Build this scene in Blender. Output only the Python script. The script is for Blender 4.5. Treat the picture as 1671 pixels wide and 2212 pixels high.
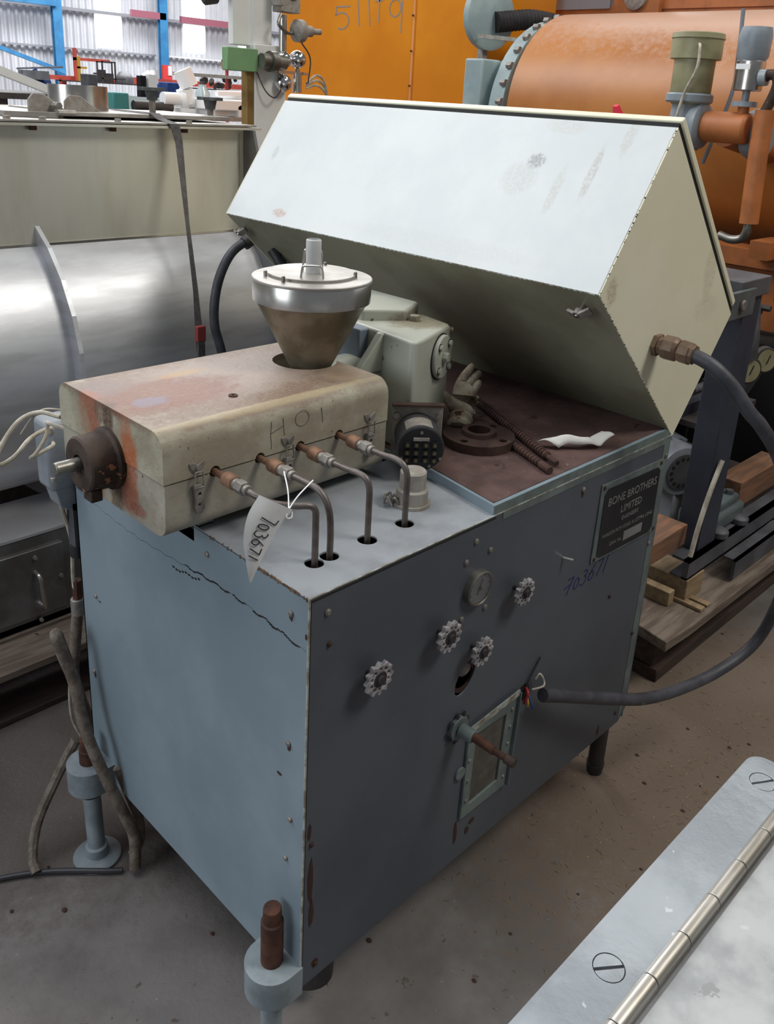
import bpy, bmesh, math, random
from mathutils import Vector, Matrix, Quaternion
from mathutils.geometry import tessellate_polygon
random.seed(7)
for o in list(bpy.data.objects): bpy.data.objects.remove(o)
S = bpy.context.scene
COL = S.collection
PI = math.pi
FLOOR = -0.03

# ------------------------------------------------------------------ camera
cam = bpy.data.cameras.new('camera'); camo = bpy.data.objects.new('camera', cam); COL.objects.link(camo)
cam.sensor_fit = 'VERTICAL'; cam.sensor_height = 24.0; cam.sensor_width = 24.0*1671/2212
cam.lens = 1879.12/2212*24.0
cam.shift_x = -29.46/2212; cam.shift_y = -231.9/2212
cam.clip_start = 0.05; cam.clip_end = 200
R = Matrix(((0.70166384, -0.71029685, 0.0560914), (0.19830852, 0.27029746, 0.94213216), (-0.68435487, -0.64993667, 0.33051587)))
M = R.transposed().to_4x4(); M.translation = Vector((-0.71064, -0.83288, 1.61790))
camo.matrix_world = M
S.camera = camo
S.view_settings.view_transform = 'Standard'; S.view_settings.look = 'None'
S.view_settings.gamma = 1.0; S.view_settings.use_curve_mapping = False
S.view_settings.exposure = 0.0

# ------------------------------------------------------------------ light
W = bpy.data.worlds.new('world'); S.world = W; W.use_nodes = True
bg = W.node_tree.nodes['Background']; bg.inputs[0].default_value = (0.88, 0.94, 1.0, 1); bg.inputs[1].default_value = 0.155
def area(name, loc, target, sx, sy, power, col):
    l = bpy.data.lights.new(name, 'AREA'); l.shape = 'RECTANGLE'; l.size = sx; l.size_y = sy; l.energy = power; l.color = col
    o = bpy.data.objects.new(name, l); COL.objects.link(o); o.location = loc
    o.rotation_euler = (Vector(target)-Vector(loc)).to_track_quat('-Z', 'Y').to_euler()
    return o
area('overhead_light', (-1.4, 3.2, 7.5), (-0.6, 1.4, 0), 5.0, 8.0, 340, (0.95, 0.98, 1.0))
area('overhead_light', (6.0, 1.5, 7.5), (6.0, 1.5, 0), 2.0, 9.0, 130, (1.0, 0.98, 0.94))
area('overhead_light', (-4.0, 9.0, 8.0), (-3.0, 6.0, 0), 4.0, 9.0, 560, (0.96, 0.98, 1.0))
area('overhead_light', (10.0, 14.0, 9.0), (10.0, 14.0, 0), 14.0, 10.0, 4000, (1.0, 1.0, 1.0))  # added overhead out of view, brightens the back wall
area('left_daylight', (-6.0, 1.2, 2.6), (0, 0.4, 0.9), 3.0, 3.5, 135, (0.86, 0.94, 1.0))  # unseen source for the bluish light on the left side
area('front_fill_light', (3.0, -3.7, 7.2), (0.9, 0.2, 1.0), 2.2, 2.0, 265, (1.0, 0.97, 0.88))  # added fill from the front, keeps the enclosure's end bright

# ------------------------------------------------------------------ materials
MATS = {}
def srgb(c):
    return tuple(((x/255)/12.92 if x/255 <= .04045 else ((x/255+.055)/1.055)**2.4) for x in c)+(1,)
def mat(name, c1, c2=None, scale=8, amt=1.0, rough=.5, metal=0.0, spots=None, stains=(), bump=0.0, bscale=60, stretch=None, rvar=0.0, trans=0.0, emit=0, lo=.38, hi=.62, alpha=1, coat=0, fine=.45):
    """c1/c2 blended by noise; spots=(colour, scale, threshold); stains=[(centre, radii, colour, strength)]"""
    if name in MATS: return MATS[name]
    m = bpy.data.materials.new(name); m.use_nodes = True; MATS[name] = m
    nt = m.node_tree; N = nt.nodes; L = nt.links; b = N['Principled BSDF']
    tc = N.new('ShaderNodeTexCoord'); vec = tc.outputs['Object']
    base = vec
    if stretch:
        mp = N.new('ShaderNodeMapping'); mp.inputs['Scale'].default_value = stretch; L.new(vec, mp.inputs[0]); vec = mp.outputs[0]
    def noise(sc, det=6, v=None, rgh=.6):
        n = N.new('ShaderNodeTexNoise'); n.inputs['Scale'].default_value = sc; n.inputs['Detail'].default_value = det
        n.inputs['Roughness'].default_value = rgh; L.new(v or vec, n.inputs['Vector']); return n.outputs[0]
    def ramp(x, a, c):
        r = N.new('ShaderNodeMapRange'); r.interpolation_type = 'SMOOTHSTEP'; r.inputs[1].default_value = a; r.inputs[2].default_value = c; L.new(x, r.inputs[0]); return r.outputs[0]
    def mul(x, k):
        n = N.new('ShaderNodeMath'); n.operation = 'MULTIPLY'; L.new(x, n.inputs[0])
        if isinstance(k, (int, float)): n.inputs[1].default_value = k
        else: L.new(k, n.inputs[1])
        return n.outputs[0]
    def mix(f, a, c):
        n = N.new('ShaderNodeMix'); n.data_type = 'RGBA'; L.new(f, n.inputs[0])
        for s, v in ((6, a), (7, c)):
            if isinstance(v, tuple): n.inputs[s].default_value = v
            else: L.new(v, n.inputs[s])
        return n.outputs[2]
    col = srgb(c1)
    cur = None
    if c2: cur = mix(mul(ramp(noise(scale), lo, hi), amt), col, srgb(c2))
    n2 = None
    for (cc, rr, sc_, st) in stains:
        if n2 is None: n2 = noise(30, 9, base, .72); n3 = ramp(noise(170, 5, base, .7), .34, .60)
        sub = N.new('ShaderNodeVectorMath'); sub.operation = 'SUBTRACT'; L.new(base, sub.inputs[0]); sub.inputs[1].default_value = cc
        dv = N.new('ShaderNodeVectorMath'); dv.operation = 'DIVIDE'; L.new(sub.outputs[0], dv.inputs[0]); dv.inputs[1].default_value = rr
        ln = N.new('ShaderNodeVectorMath'); ln.operation = 'LENGTH'; L.new(dv.outputs[0], ln.inputs[0])
        ad = N.new('ShaderNodeMath'); ad.operation = 'MULTIPLY_ADD'; L.new(n2, ad.inputs[0]); ad.inputs[1].default_value = 1.3; ad.inputs[2].default_value = -.65
        a2 = N.new('ShaderNodeMath'); a2.operation = 'ADD'; L.new(ad.outputs[0], a2.inputs[0]); L.new(ln.outputs['Value'], a2.inputs[1])
        fm = N.new('ShaderNodeMath'); fm.operation = 'MULTIPLY_ADD'; L.new(n3, fm.inputs[0]); fm.inputs[1].default_value = fine; fm.inputs[2].default_value = 1-fine
        cur = mix(mul(mul(ramp(a2.outputs[0], 1.18, .62), st), fm.outputs[0]), cur if cur else col, srgb(sc_))
    if spots:
        for (sc_, ss, th) in (spots if isinstance(spots, list) else [spots]):
            cur = mix(ramp(noise(ss, 4, base), th, th+.03), cur if cur else col, srgb(sc_))
    if cur: L.new(cur, b.inputs['Base Color'])
    else: b.inputs['Base Color'].default_value = col
    b.inputs['Roughness'].default_value = rough; b.inputs['Metallic'].default_value = metal
    if rvar:
        mr = N.new('ShaderNodeMapRange'); mr.inputs[3].default_value = max(.03, rough-rvar); mr.inputs[4].default_value = min(1, rough+rvar); L.new(noise(scale*1.7), mr.inputs[0]); L.new(mr.outputs[0], b.inputs['Roughness'])
    if bump:
        bp = N.new('ShaderNodeBump'); bp.inputs['Strength'].default_value = bump; bp.inputs['Distance'].default_value = .004
        L.new(noise(bscale, 5), bp.inputs['Height']); L.new(bp.outputs[0], b.inputs['Normal'])
    if trans: b.inputs['Transmission Weight'].default_value = trans
    if emit:
        b.inputs['Emission Color'].default_value = col; b.inputs['Emission Strength'].default_value = emit
    if alpha < 1: b.inputs['Alpha'].default_value = alpha
    return m

mat('concrete', (122, 117, 115), (98, 93, 91), scale=2.6, rough=.92, spots=[((92, 82, 74), 26, .68), ((158, 150, 142), 60, .72), ((84, 74, 66), 90, .70)], bump=.6, bscale=60,
    stains=[((1.35, -.12, 0), (.85, .45, .5), (112, 94, 78), .85), ((.2, 1.0, 0), (.9, .5, .5), (84, 72, 66), .7), ((-.45, 1.05, 0), (.35, .3, .5), (82, 76, 74), .6)], fine=.3)
mat('blue_grey_paint', (136, 151, 161), (124, 139, 149), scale=3, rough=.42, spots=((60, 48, 44), 30, .81), rvar=.05)
mat('shaded_grey_paint', (85, 90, 98), (74, 79, 87), scale=2.2, rough=.48, spots=[((120, 128, 130), 55, .80), ((40, 34, 32), 22, .83)])  # front panel's shade put into a darker paint than the end panel
mat('greenish_paint', (112, 124, 122), (92, 102, 102), scale=14, rough=.5, spots=((70, 44, 34), 26, .72))
mat('dusty_plate', (150, 154, 160), (122, 124, 128), scale=5, rough=.6, spots=((84, 70, 66), 40, .77), bump=.1,
    stains=[((-.45, .0, .95), (.3, .08, .3), (112, 106, 104), .7)])
mat('maroon_table', (100, 76, 72), (76, 56, 52), scale=9, rough=.75, spots=[((124, 104, 98), 60, .66), ((54, 38, 34), 14, .66)], bump=.3)
mat('cream_enamel', (238, 234, 210), (233, 228, 200), scale=3, rough=.38, spots=((120, 104, 78), 46, .785), stains=[((1.12-.97, -.59, 1.30-.926), (.03, .1, .07), (196, 188, 162), .5), ((1.13-.97, -.59, 1.22-.926), (.06, .1, .03), (204, 198, 172), .4), ((.72-.97, -.59, 1.30-.926), (.02, .1, .03), (150, 134, 96), .5)], fine=.8)
mat('skylit_enamel', (206, 209, 209), (197, 201, 202), scale=3, rough=.36, spots=[((130, 124, 112), 46, .785)], fine=.95,  # sloping side of the cream enclosure, cool skylight tint put into the colour
    stains=[((.822-.97, .276-.59, 1.512-.926), (.014, .022, .022), (110, 108, 104), .75), ((.80-.97, .30-.59, 1.475-.926), (.03, .045, .05), (178, 176, 170), .5), ((.815-.97, .135-.59, 1.50-.926), (.05, .010, .075), (160, 152, 140), .6),
            ((.79-.97, .20-.59, 1.465-.926), (.05, .012, .075), (176, 170, 160), .5), ((.86-.97, .09-.59, 1.57-.926), (.035, .013, .05), (176, 170, 158), .5), ((.87-.97, .24-.59, 1.585-.926), (.02, .05, .02), (186, 182, 174), .5), ((.70-.97, .974-.59, 1.325-.926), (.02, .03, .012), (168, 122, 96), .7),
            ((.79-.97, 1.11-.59, 1.463-.926), (.02, .012, .022), (150, 150, 148), .5), ((.70-.97, .45-.59, 1.33-.926), (.03, .3, .02), (190, 190, 186), .35)])
mat('shaded_enamel', (150, 148, 128), (128, 126, 106), scale=3, rough=.45, spots=((96, 84, 66), 22, .76))  # underside's shade put into a darker copy of the enclosure enamel
mat('black_gasket', (18, 18, 18), rough=.8)
_h = (.152, .415, .96)   # heater cover base centre
def hs(x, y, z): return (x-_h[0], y-_h[1], z-_h[2])
mat('heater_paint', (170, 165, 146), (148, 138, 120), scale=9, rough=.55, spots=[((120, 92, 70), 150, .66)], bump=.35, fine=.3,
    stains=[(hs(.15, .43, 1.129), (.38, .24, .022), (116, 90, 74), .95), (hs(.18, .44, 1.129), (.26, .12, .02), (166, 152, 144), .55), (hs(.02, .41, 1.13), (.15, .09, .02), (118, 68, 48), .8), (hs(-.02, .39, 1.13), (.035, .022, .02), (116, 116, 140), .6),
            (hs(.10, .49, 1.13), (.05, .014, .02), (176, 138, 84), .55), (hs(-.05, .50, 1.13), (.06, .05, .02), (120, 104, 104), .5), (hs(.35, .32, 1.13), (.05, .05, .02), (176, 152, 124), .5), (hs(.15, .270, 1.118), (.30, .012, .02), (190, 176, 140), .5),
            (hs(-.085, .475, 1.09), (.02, .038, .06), (146, 90, 66), 1), (hs(-.085, .350, 1.05), (.02, .028, .075), (166, 96, 60), 1), (hs(-.085, .41, 1.10), (.02, .018, .06), (84, 64, 50), 1), (hs(-.085, .44, 1.11), (.02, .02, .02), (100, 76, 62), .6), (hs(-.085, .50, 1.05), (.02, .03, .06), (150, 140, 118), .6)])
mat('heater_paint_low', (164, 158, 144), (142, 134, 120), scale=9, rough=.55, spots=((96, 74, 60), 60, .68), bump=.3, fine=.55,
    stains=[(hs(-.085, .352, 1.02), (.02, .024, .05), (162, 92, 62), 1), (hs(-.085, .36, .985), (.02, .035, .03), (146, 84, 62), .9), (hs(-.085, .46, .99), (.02, .03, .04), (120, 70, 56), .95), (hs(-.085, .40, .975), (.02, .020, .05), (100, 80, 60), .9), (hs(-.085, .33, .972), (.02, .03, .012), (140, 76, 58), .8)])
mat('rust_dark', (74, 60, 52), (52, 42, 38), scale=20, rough=.7, metal=.3, spots=((150, 106, 78), 22, .60), bump=.3)
mat('rust_brown', (92, 58, 44), (66, 42, 34), scale=30, rough=.8, metal=.2, bump=.4)
mat('copper_dull', (150, 112, 88), (118, 88, 70), scale=40, rough=.6, metal=.25, bump=.15)
mat('pipe_grey', (112, 104, 100), (84, 72, 66), scale=14, rough=.45, metal=.5)
mat('steel_nut', (150, 144, 138), (124, 118, 112), scale=30, rough=.5, metal=.4)
mat('steel_dull', (150, 148, 142), (118, 114, 106), scale=12, rough=.4, metal=.8, rvar=.1)
mat('steel_bright', (205, 202, 198), (182, 178, 172), scale=6, rough=.25, metal=.95, rvar=.08)
mat('stainless', (206, 207, 212), (190, 190, 194), scale=4, rough=.47, metal=.7, stretch=(1, 1, 6), rvar=.06)
mat('stainless_panel', (206, 203, 192), (190, 186, 172), scale=2.2, rough=.42, metal=.4, stretch=(2.2, 1, .5), rvar=.06)
mat('stainless_dark', (140, 140, 144), (110, 108, 106), scale=4, rough=.38, metal=.8)
mat('hopper_cone', (140, 130, 112), (112, 102, 82), scale=14, rough=.45, metal=.5, spots=((196, 190, 170), 70, .76), bump=.1)
mat('hopper_lid', (176, 172, 166), (152, 146, 140), scale=9, rough=.45, metal=.5)
mat('frosted_plastic', (225, 225, 225), rough=.35, trans=.45)
mat('casting_green', (174, 176, 164), (156, 160, 148), scale=6, rough=.4, spots=((96, 82, 58), 18, .70), stains=[((.06, .0, .23), (.09, .07, .02), (120, 106, 82), .8), ((.12, -.06, .03), (.03, .03, .05), (150, 90, 50), .6)])
mat('casting_blue', (120, 132, 146), (104, 114, 126), scale=5, rough=.45)
mat('black_plastic', (26, 26, 28), (34, 34, 36), scale=20, rough=.45)
mat('graphite', (72, 72, 74), (60, 60, 62), scale=12, rough=.42)
mat('label_grey', (160, 154, 146), (138, 130, 122), scale=40, rough=.6)
mat('brass', (120, 106, 78), rough=.5, metal=.6)
mat('glove_cotton', (196, 184, 164), (150, 134, 114), scale=22, rough=.95, spots=((84, 62, 44), 18, .63), bump=.6, bscale=300)
mat('rod_rust', (92, 66, 58), (70, 50, 44), scale=40, rough=.7, metal=.3, bump=.3)
mat('flange_rust', (88, 68, 62), (68, 52, 48), scale=16, rough=.65, metal=.4, spots=((120, 104, 96), 40, .7), bump=.2)
mat('paper', (226, 224, 220), (206, 204, 200), scale=10, rough=.8)
mat('tag_paper', (226, 226, 228), (206, 205, 202), scale=8, rough=.55, stains=[((.02, 0, -.02), (.03, .03, .014), (150, 140, 130), .7)])
mat('ink', (40, 38, 44), rough=.6)
mat('pencil', (96, 88, 80), rough=.7)
mat('blue_ink', (22, 30, 104), rough=.5)
mat('grey_ink', (150, 132, 120), rough=.6)
mat('plate_black', (22, 22, 26), (30, 30, 34), scale=20, rough=.45)
mat('plate_text', (150, 150, 150), rough=.5, metal=.4)
mat('chip_rust', (64, 38, 32), rough=.8)
mat('chip_brown', (112, 92, 72), (80, 62, 50), scale=60, rough=.8)
mat('seam_dark', (30, 26, 24), rough=.9)
mat('edge_light', (168, 172, 168), (120, 112, 98), scale=40, rough=.5)
mat('wheel_cast', (206, 202, 204), (150, 146, 150), scale=60, rough=.5, metal=.5)
mat('wheel_hub', (60, 56, 58), rough=.6, metal=.3)
mat('gauge_face', (168, 166, 170), (150, 148, 150), scale=10, rough=.4)
mat('glass', (235, 238, 240), rough=.05, trans=1.0)
mat('mesh_pane', (92, 88, 82), (78, 74, 68), scale=30, rough=.7)
mat('cable_grey', (74, 74, 82), (58, 58, 64), scale=20, rough=.5, spots=((176, 176, 184), 34, .72))
mat('cable_black', (34, 34, 38), (50, 50, 54), scale=10, rough=.5)
mat('wire_white', (196, 188, 174), (160, 150, 136), scale=30, rough=.7)
mat('hose_braid', (124, 112, 102), (96, 84, 74), scale=50, rough=.75, bump=.5, bscale=250)
mat('brass_dirty', (140, 118, 100), (112, 92, 76), scale=20, rough=.5, metal=.4)
mat('red_wire', (150, 34, 40), rough=.5); mat('blue_wire', (40, 80, 150), rough=.5); mat('yellow_wire', (190, 150, 50), rough=.5)
mat('jack_paint', (140, 150, 156), (118, 128, 134), scale=14, rough=.5, spots=((84, 78, 56), 20, .74))
mat('wood_pallet', (128, 116, 104), (98, 84, 74), scale=5, rough=.85, stretch=(1, 8, 8), bump=.4, spots=((58, 48, 42), 16, .72))
mat('wood_light', (158, 136, 106), (134, 112, 86), scale=6, rough=.8, stretch=(1, 8, 8), bump=.3)
mat('wood_orange', (138, 98, 72), (110, 82, 66), scale=6, rough=.75, stretch=(1, 8, 8), bump=.2)
mat('wood_dark', (72, 56, 48), (54, 42, 36), scale=6, rough=.85, stretch=(1, 8, 8), bump=.3)
mat('navy_paint', (56, 60, 72), (46, 50, 60), scale=5, rough=.55, spots=((90, 88, 92), 30, .76))
mat('grey_steel', (90, 91, 97), (70, 71, 76), scale=8, rough=.5)
mat('motor_grey', (138, 143, 150), (118, 123, 132), scale=8, rough=.45)
mat('gearbox_green', (92, 102, 104), (74, 82, 84), scale=8, rough=.45)
mat('orange_paint', (222, 138, 30), (210, 124, 22), scale=1.2, rough=.22, spots=((150, 100, 40), 20, .82))
mat('orange_drum', (184, 118, 56), (170, 104, 46), scale=2.2, rough=.36, stains=[((-.12, -.5, 2.09), (.42, 3.0, .30), (190, 150, 128), .9)], fine=.1, spots=((110, 84, 70), 40, .76))  # pale stain on top: dust, plus overhead reflection put into the colour
mat('orange_pipe', (182, 110, 62), (160, 96, 52), scale=8, rough=.5, spots=((120, 80, 60), 18, .7))
mat('olive_valve', (152, 148, 116), (134, 130, 98), scale=8, rough=.45)
mat('grey_valve', (142, 150, 158), (124, 132, 140), scale=8, rough=.4)
mat('rubber_rib', (44, 36, 38), (30, 26, 28), scale=30, rough=.7)
mat('pale_green', (120, 158, 112), rough=.55, c2=(110, 146, 104), scale=6)
mat('pale_blue_grey', (160, 176, 176), (142, 158, 160), scale=6, rough=.5)
mat('chrome', (225, 225, 228), rough=.08, metal=1.0)
mat('tan_metal', (150, 122, 72), (120, 96, 56), scale=12, rough=.5, metal=.5)
mat('white_machine', (232, 232, 230), rough=.5, c2=(220, 220, 216), scale=3)
mat('aluminium', (176, 182, 188), (156, 162, 168), scale=9, rough=.36, metal=.8, rvar=.2, spots=[((206, 210, 214), 34, .66), ((140, 146, 150), 50, .70)], bump=.12, bscale=90)
mat('alu_roll', (180, 176, 170), (156, 150, 140), scale=30, rough=.4, metal=.85, stretch=(.3, 4, 4))
mat('frosted_sheet', (178, 180, 180), (148, 150, 152), scale=14, rough=.55, metal=.35, spots=[((144, 146, 146), 40, .66), ((190, 192, 192), 26, .66)])
mat('wall_sheet', (214, 216, 222), (202, 204, 210), scale=.8, rough=.6)
mat('skylight_glow', (255, 255, 255), rough=.5, emit=2.2)
mat('column_blue', (64, 138, 190), (52, 118, 170), scale=2, rough=.5)
mat('purlin_grey', (150, 152, 160), rough=.5)
mat('purlin_white', (236, 236, 238), rough=.5)
mat('purlin_red', (160, 96, 112), rough=.6)
mat('rail_red', (196, 82, 70), rough=.6, c2=(176, 70, 60), scale=5)
mat('dark_metal', (54, 50, 50), rough=.6, c2=(70, 64, 62), scale=8)
mat('near_black', (14, 13, 14), rough=.9)
mat('tarp_blue', (40, 78, 148), (30, 60, 120), scale=6, rough=.7)
mat('white_plastic', (240, 240, 240), rough=.4)
mat('teal_paint', (50, 120, 120), rough=.5)
mat('glass_sheet', (178, 192, 196), (160, 176, 180), scale=2, rough=.2, metal=.2)
mat('knob_black', (84, 88, 88), rough=.6, c2=(70, 74, 74), scale=20)
mat('strap_grey', (92, 88, 88), rough=.8, c2=(76, 72, 72), scale=60)
mat('strap_red', (150, 60, 56), rough=.6)
mat('straw', (170, 152, 118), rough=.9, c2=(120, 104, 84), scale=40)
mat('pink', (240, 60, 90), rough=.6)
mat('red_label', (206, 60, 60), rough=.6)

# ------------------------------------------------------------------ mesh builder
class MB:
    def __init__(s): s.v = []; s.f = []
    def add(s, vs, fs):
        n = len(s.v); s.v += [Vector(v) for v in vs]; s.f += [tuple(i+n for i in f) for f in fs]; return s
    def box(s, a, b, rot=None, c=None):
        vs = [Vector((x, y, z)) for x in (a[0], b[0]) for y in (a[1], b[1]) for z in (a[2], b[2])]
        if rot is not None:
            c = Vector(c) if c is not None else (Vector(a)+Vector(b))/2
            vs = [rot @ (v-c)+c for v in vs]
        return s.add(vs, [(0, 1, 3, 2), (4, 6, 7, 5), (0, 4, 5, 1), (2, 3, 7, 6), (0, 2, 6, 4), (1, 5, 7, 3)])
    def frame(s, d):
        d = Vector(d).normalized(); u = d.orthogonal().normalized() if abs(d.z) < .95 else Vector((1, 0, 0))
        if abs(d.z) < .95: u = Vector((0, 0, 1)).cross(d).normalized()
        else: u = (u-d*u.dot(d)).normalized()
        return d, u, d.cross(u)
    def lathe(s, o, d, prof, seg=24, closed=True, a0=0, flat=None):
        """prof: list of (radius, height along d)"""
        o = Vector(o); d, u, w = s.frame(d); vs = []; fs = []
        for (r, h) in prof:
            for i in range(seg):
                a = a0+2*PI*i/seg; vs.append(o+d*h+(u*math.cos(a)+w*math.sin(a))*r)
        for k in range(len(prof)-1):
            for i in range(seg):
                j = (i+1) % seg; fs.append((k*seg+i, k*seg+j, (k+1)*seg+j, (k+1)*seg+i))
        if closed:
            fs.append(tuple(range(seg))[::-1]); n = (len(prof)-1)*seg; fs.append(tuple(range(n, n+seg)))
        return s.add(vs, fs)
    def cyl(s, p0, p1, r0, r1=None, seg=20, a0=0):
        p0 = Vector(p0); p1 = Vector(p1)
        return s.lathe(p0, p1-p0, [(r0, 0), (r0 if r1 is None else r1, (p1-p0).length)], seg, a0=a0)
    def ring(s, o, d, ri, ro, h, seg=28):
        return s.lathe(o, d, [(ri, 0), (ro, 0), (ro, h), (ri, h), (ri, 0)], seg, closed=False)
    def sphere(s, c, r, seg=16, n=8, sc=(1, 1, 1)):
        c = Vector(c); vs = [c+Vector((0, 0, -r*sc[2]))]; fs = []
        for k in range(1, n):
            t = PI*k/n-PI/2
            for i in range(seg):
                a = 2*PI*i/seg; vs.append(c+Vector((r*sc[0]*math.cos(t)*math.cos(a), r*sc[1]*math.cos(t)*math.sin(a), r*sc[2]*math.sin(t))))
        vs.append(c+Vector((0, 0, r*sc[2])))
        for i in range(seg): fs.append((0, 1+(i+1) % seg, 1+i))
        for k in range(n-2):
            for i in range(seg):
                j = (i+1) % seg; a = 1+k*seg; fs.append((a+i, a+j, a+seg+j, a+seg+i))
        e = len(vs)-1; a = 1+(n-2)*seg
        for i in range(seg): fs.append((a+i, a+(i+1) % seg, e))
        return s.add(vs, fs)
    def tube(s, pts, r, seg=10, smooth=True, sub=6, rib=None):
        P = [Vector(p) for p in pts]
        if smooth and len(P) > 2:
            Q = []; E = [P[0]*2-P[1]]+P+[P[-1]*2-P[-2]]
            for i in range(1, len(E)-2):
                for k in range(sub):
                    t = k/sub; a, b, c, d = E[i-1:i+3]
                    Q.append(.5*((2*b)+(c-a)*t+(2*a-5*b+4*c-d)*t*t+(3*b-a-3*c+d)*t**3))
            Q.append(P[-1]); P = Q
        vs = []; fs = []; u = None
        for i, p in enumerate(P):
            d = (P[min(i+1, len(P)-1)]-P[max(i-1, 0)]).normalized()
            if u is None: u = d.orthogonal().normalized()
            u = (u-d*u.dot(d)).normalized(); w = d.cross(u)
            rr = r(i/(len(P)-1)) if callable(r) else r
            if rib and i % 2: rr *= rib
            for k in range(seg):
                a = 2*PI*k/seg; vs.append(p+(u*math.cos(a)+w*math.sin(a))*rr)
        for i in range(len(P)-1):
            for k in range(seg):
                j = (k+1) % seg; fs.append((i*seg+k, i*seg+j, (i+1)*seg+j, (i+1)*seg+k))
        fs.append(tuple(range(seg))[::-1]); n = (len(P)-1)*seg; fs.append(tuple(range(n, n+seg)))
        return s.add(vs, fs)
    def bar(s, p0, p1, w, h, up=(0, 0, 1)):
        p0 = Vector(p0); p1 = Vector(p1); d = (p1-p0).normalized(); up = Vector(up)
        u = d.cross(up).normalized(); q = u.cross(d).normalized(); vs = []
        for p in (p0, p1):
            for (a, b) in ((-1, -1), (1, -1), (1, 1), (-1, 1)): vs.append(p+u*a*w/2+q*b*h/2)
        return s.add(vs, [(3, 2, 1, 0), (4, 5, 6, 7), (0, 1, 5, 4), (1, 2, 6, 5), (2, 3, 7, 6), (3, 0, 4, 7)])
    def poly(s, outer, holes, fn, t0, t1):
        """flat plate: 2-D outline (+holes) extruded from t0 to t1; fn(u,v,t)->3-D"""
        loops = [[Vector((p[0], p[1], 0)) for p in outer]]+[[Vector((p[0], p[1], 0)) for p in h] for h in holes]
        flat = [p for l in loops for p in l]; tris = tessellate_polygon(loops); n = len(flat)
        vs = [fn(p.x, p.y, t0) for p in flat]+[fn(p.x, p.y, t1) for p in flat]; fs = []
        for t in tris: fs.append(tuple(t)[::-1]); fs.append(tuple(i+n for i in t))
        k = 0
        for l in loops:
            m = len(l)
            for i in range(m):
                j = (i+1) % m; fs.append((k+i, k+j, n+k+j, n+k+i))
            k += m
        return s.add(vs, fs)
    def text(s, body, size, fn, depth=.0008, align='CENTER', sx=1.0, shear=0):
        c = bpy.data.curves.new('t', 'FONT'); c.body = body; c.size = size; c.align_x = align; c.resolution_u = 3; c.extrude = depth/2; c.shear = shear
        o = bpy.data.objects.new('t', c); COL.objects.link(o); bpy.context.view_layer.update()
        me = o.evaluated_get(bpy.context.evaluated_depsgraph_get()).to_mesh()
        s.add([fn(v.co.x*sx, v.co.y, v.co.z) for v in me.vertices], [tuple(p.vertices) for p in me.polygons])
        bpy.data.objects.remove(o); bpy.data.curves.remove(c); return s
    def build(s, name, m, parent=None, loc=None, bevel=0, bseg=2, smooth=40, cut=None):
        me = bpy.data.meshes.new(name); off = Vector((0, 0, 0))
        if parent is not None: off = worldloc(parent)
        elif loc is not None: off = Vector(loc)
        me.from_pydata([v-off for v in s.v], [], s.f)
        bm = bmesh.new(); bm.from_mesh(me); bmesh.ops.remove_doubles(bm, verts=bm.verts, dist=1e-6); bmesh.ops.recalc_face_normals(bm, faces=bm.faces); bm.to_mesh(me); bm.free()
        me.materials.append(MATS[m])
        o = bpy.data.objects.new(name, me); COL.objects.link(o)
        if parent is not None: o.parent = parent
        elif loc is not None: o.location = off
        if cut:
            cm = bpy.data.meshes.new('c'); cm.from_pydata([v for v in cut.v], [], cut.f)
            b2 = bmesh.new(); b2.from_mesh(cm); bmesh.ops.recalc_face_normals(b2, faces=b2.faces); b2.to_mesh(cm); b2.free()
            co = bpy.data.objects.new('c', cm); COL.objects.link(co)
            md = o.modifiers.new('b', 'BOOLEAN'); md.operation = 'DIFFERENCE'; md.object = co; md.solver = 'EXACT'
            bpy.context.view_layer.update()
            me2 = bpy.data.meshes.new_from_object(o.evaluated_get(bpy.context.evaluated_depsgraph_get()))
            o.modifiers.clear(); o.data = me2; bpy.data.objects.remove(co); me = me2
            if not me.materials: me.materials.append(MATS[m])
        if smooth and len(me.polygons):
            me.polygons.foreach_set('use_smooth', [True]*len(me.polygons)); me.set_sharp_from_angle(angle=math.radians(smooth))
        if bevel:
            md = o.modifiers.new('bevel', 'BEVEL'); md.width = bevel; md.segments = bseg; md.limit_method = 'ANGLE'; md.angle_limit = math.radians(40); md.harden_normals = False
        return o
def worldloc(o):
    v = Vector((0, 0, 0))
    while o: v += o.location; o = o.parent
    return v
def circ(cx, cy, r, n=16, a0=0): return [(cx+r*math.cos(a0+2*PI*i/n), cy+r*math.sin(a0+2*PI*i/n)) for i in range(n)]
def XZ(y0): return lambda u, v, t: Vector((u, y0-t, v))          # plates on faces that look towards -y
def YZ(x0): return lambda u, v, t: Vector((x0-t, u, v))
def XY(z0): return lambda u, v, t: Vector((u, v, z0+t))
def tag(o, label, cat, group=None, kind=None):
    o['label'] = label; o['category'] = cat
    if group: o['group'] = group
    if kind: o['kind'] = kind
    return o
def thing(name, loc, label, cat, group=None):
    o = bpy.data.objects.new(name, None); COL.objects.link(o); o.location = loc; o.empty_display_size = .05
    return tag(o, label, cat, group)
def struct(o): o['kind'] = 'structure'; return o
def hexprof(mb, p0, p1, r): return mb.cyl(p0, p1, r, seg=6)

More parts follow.
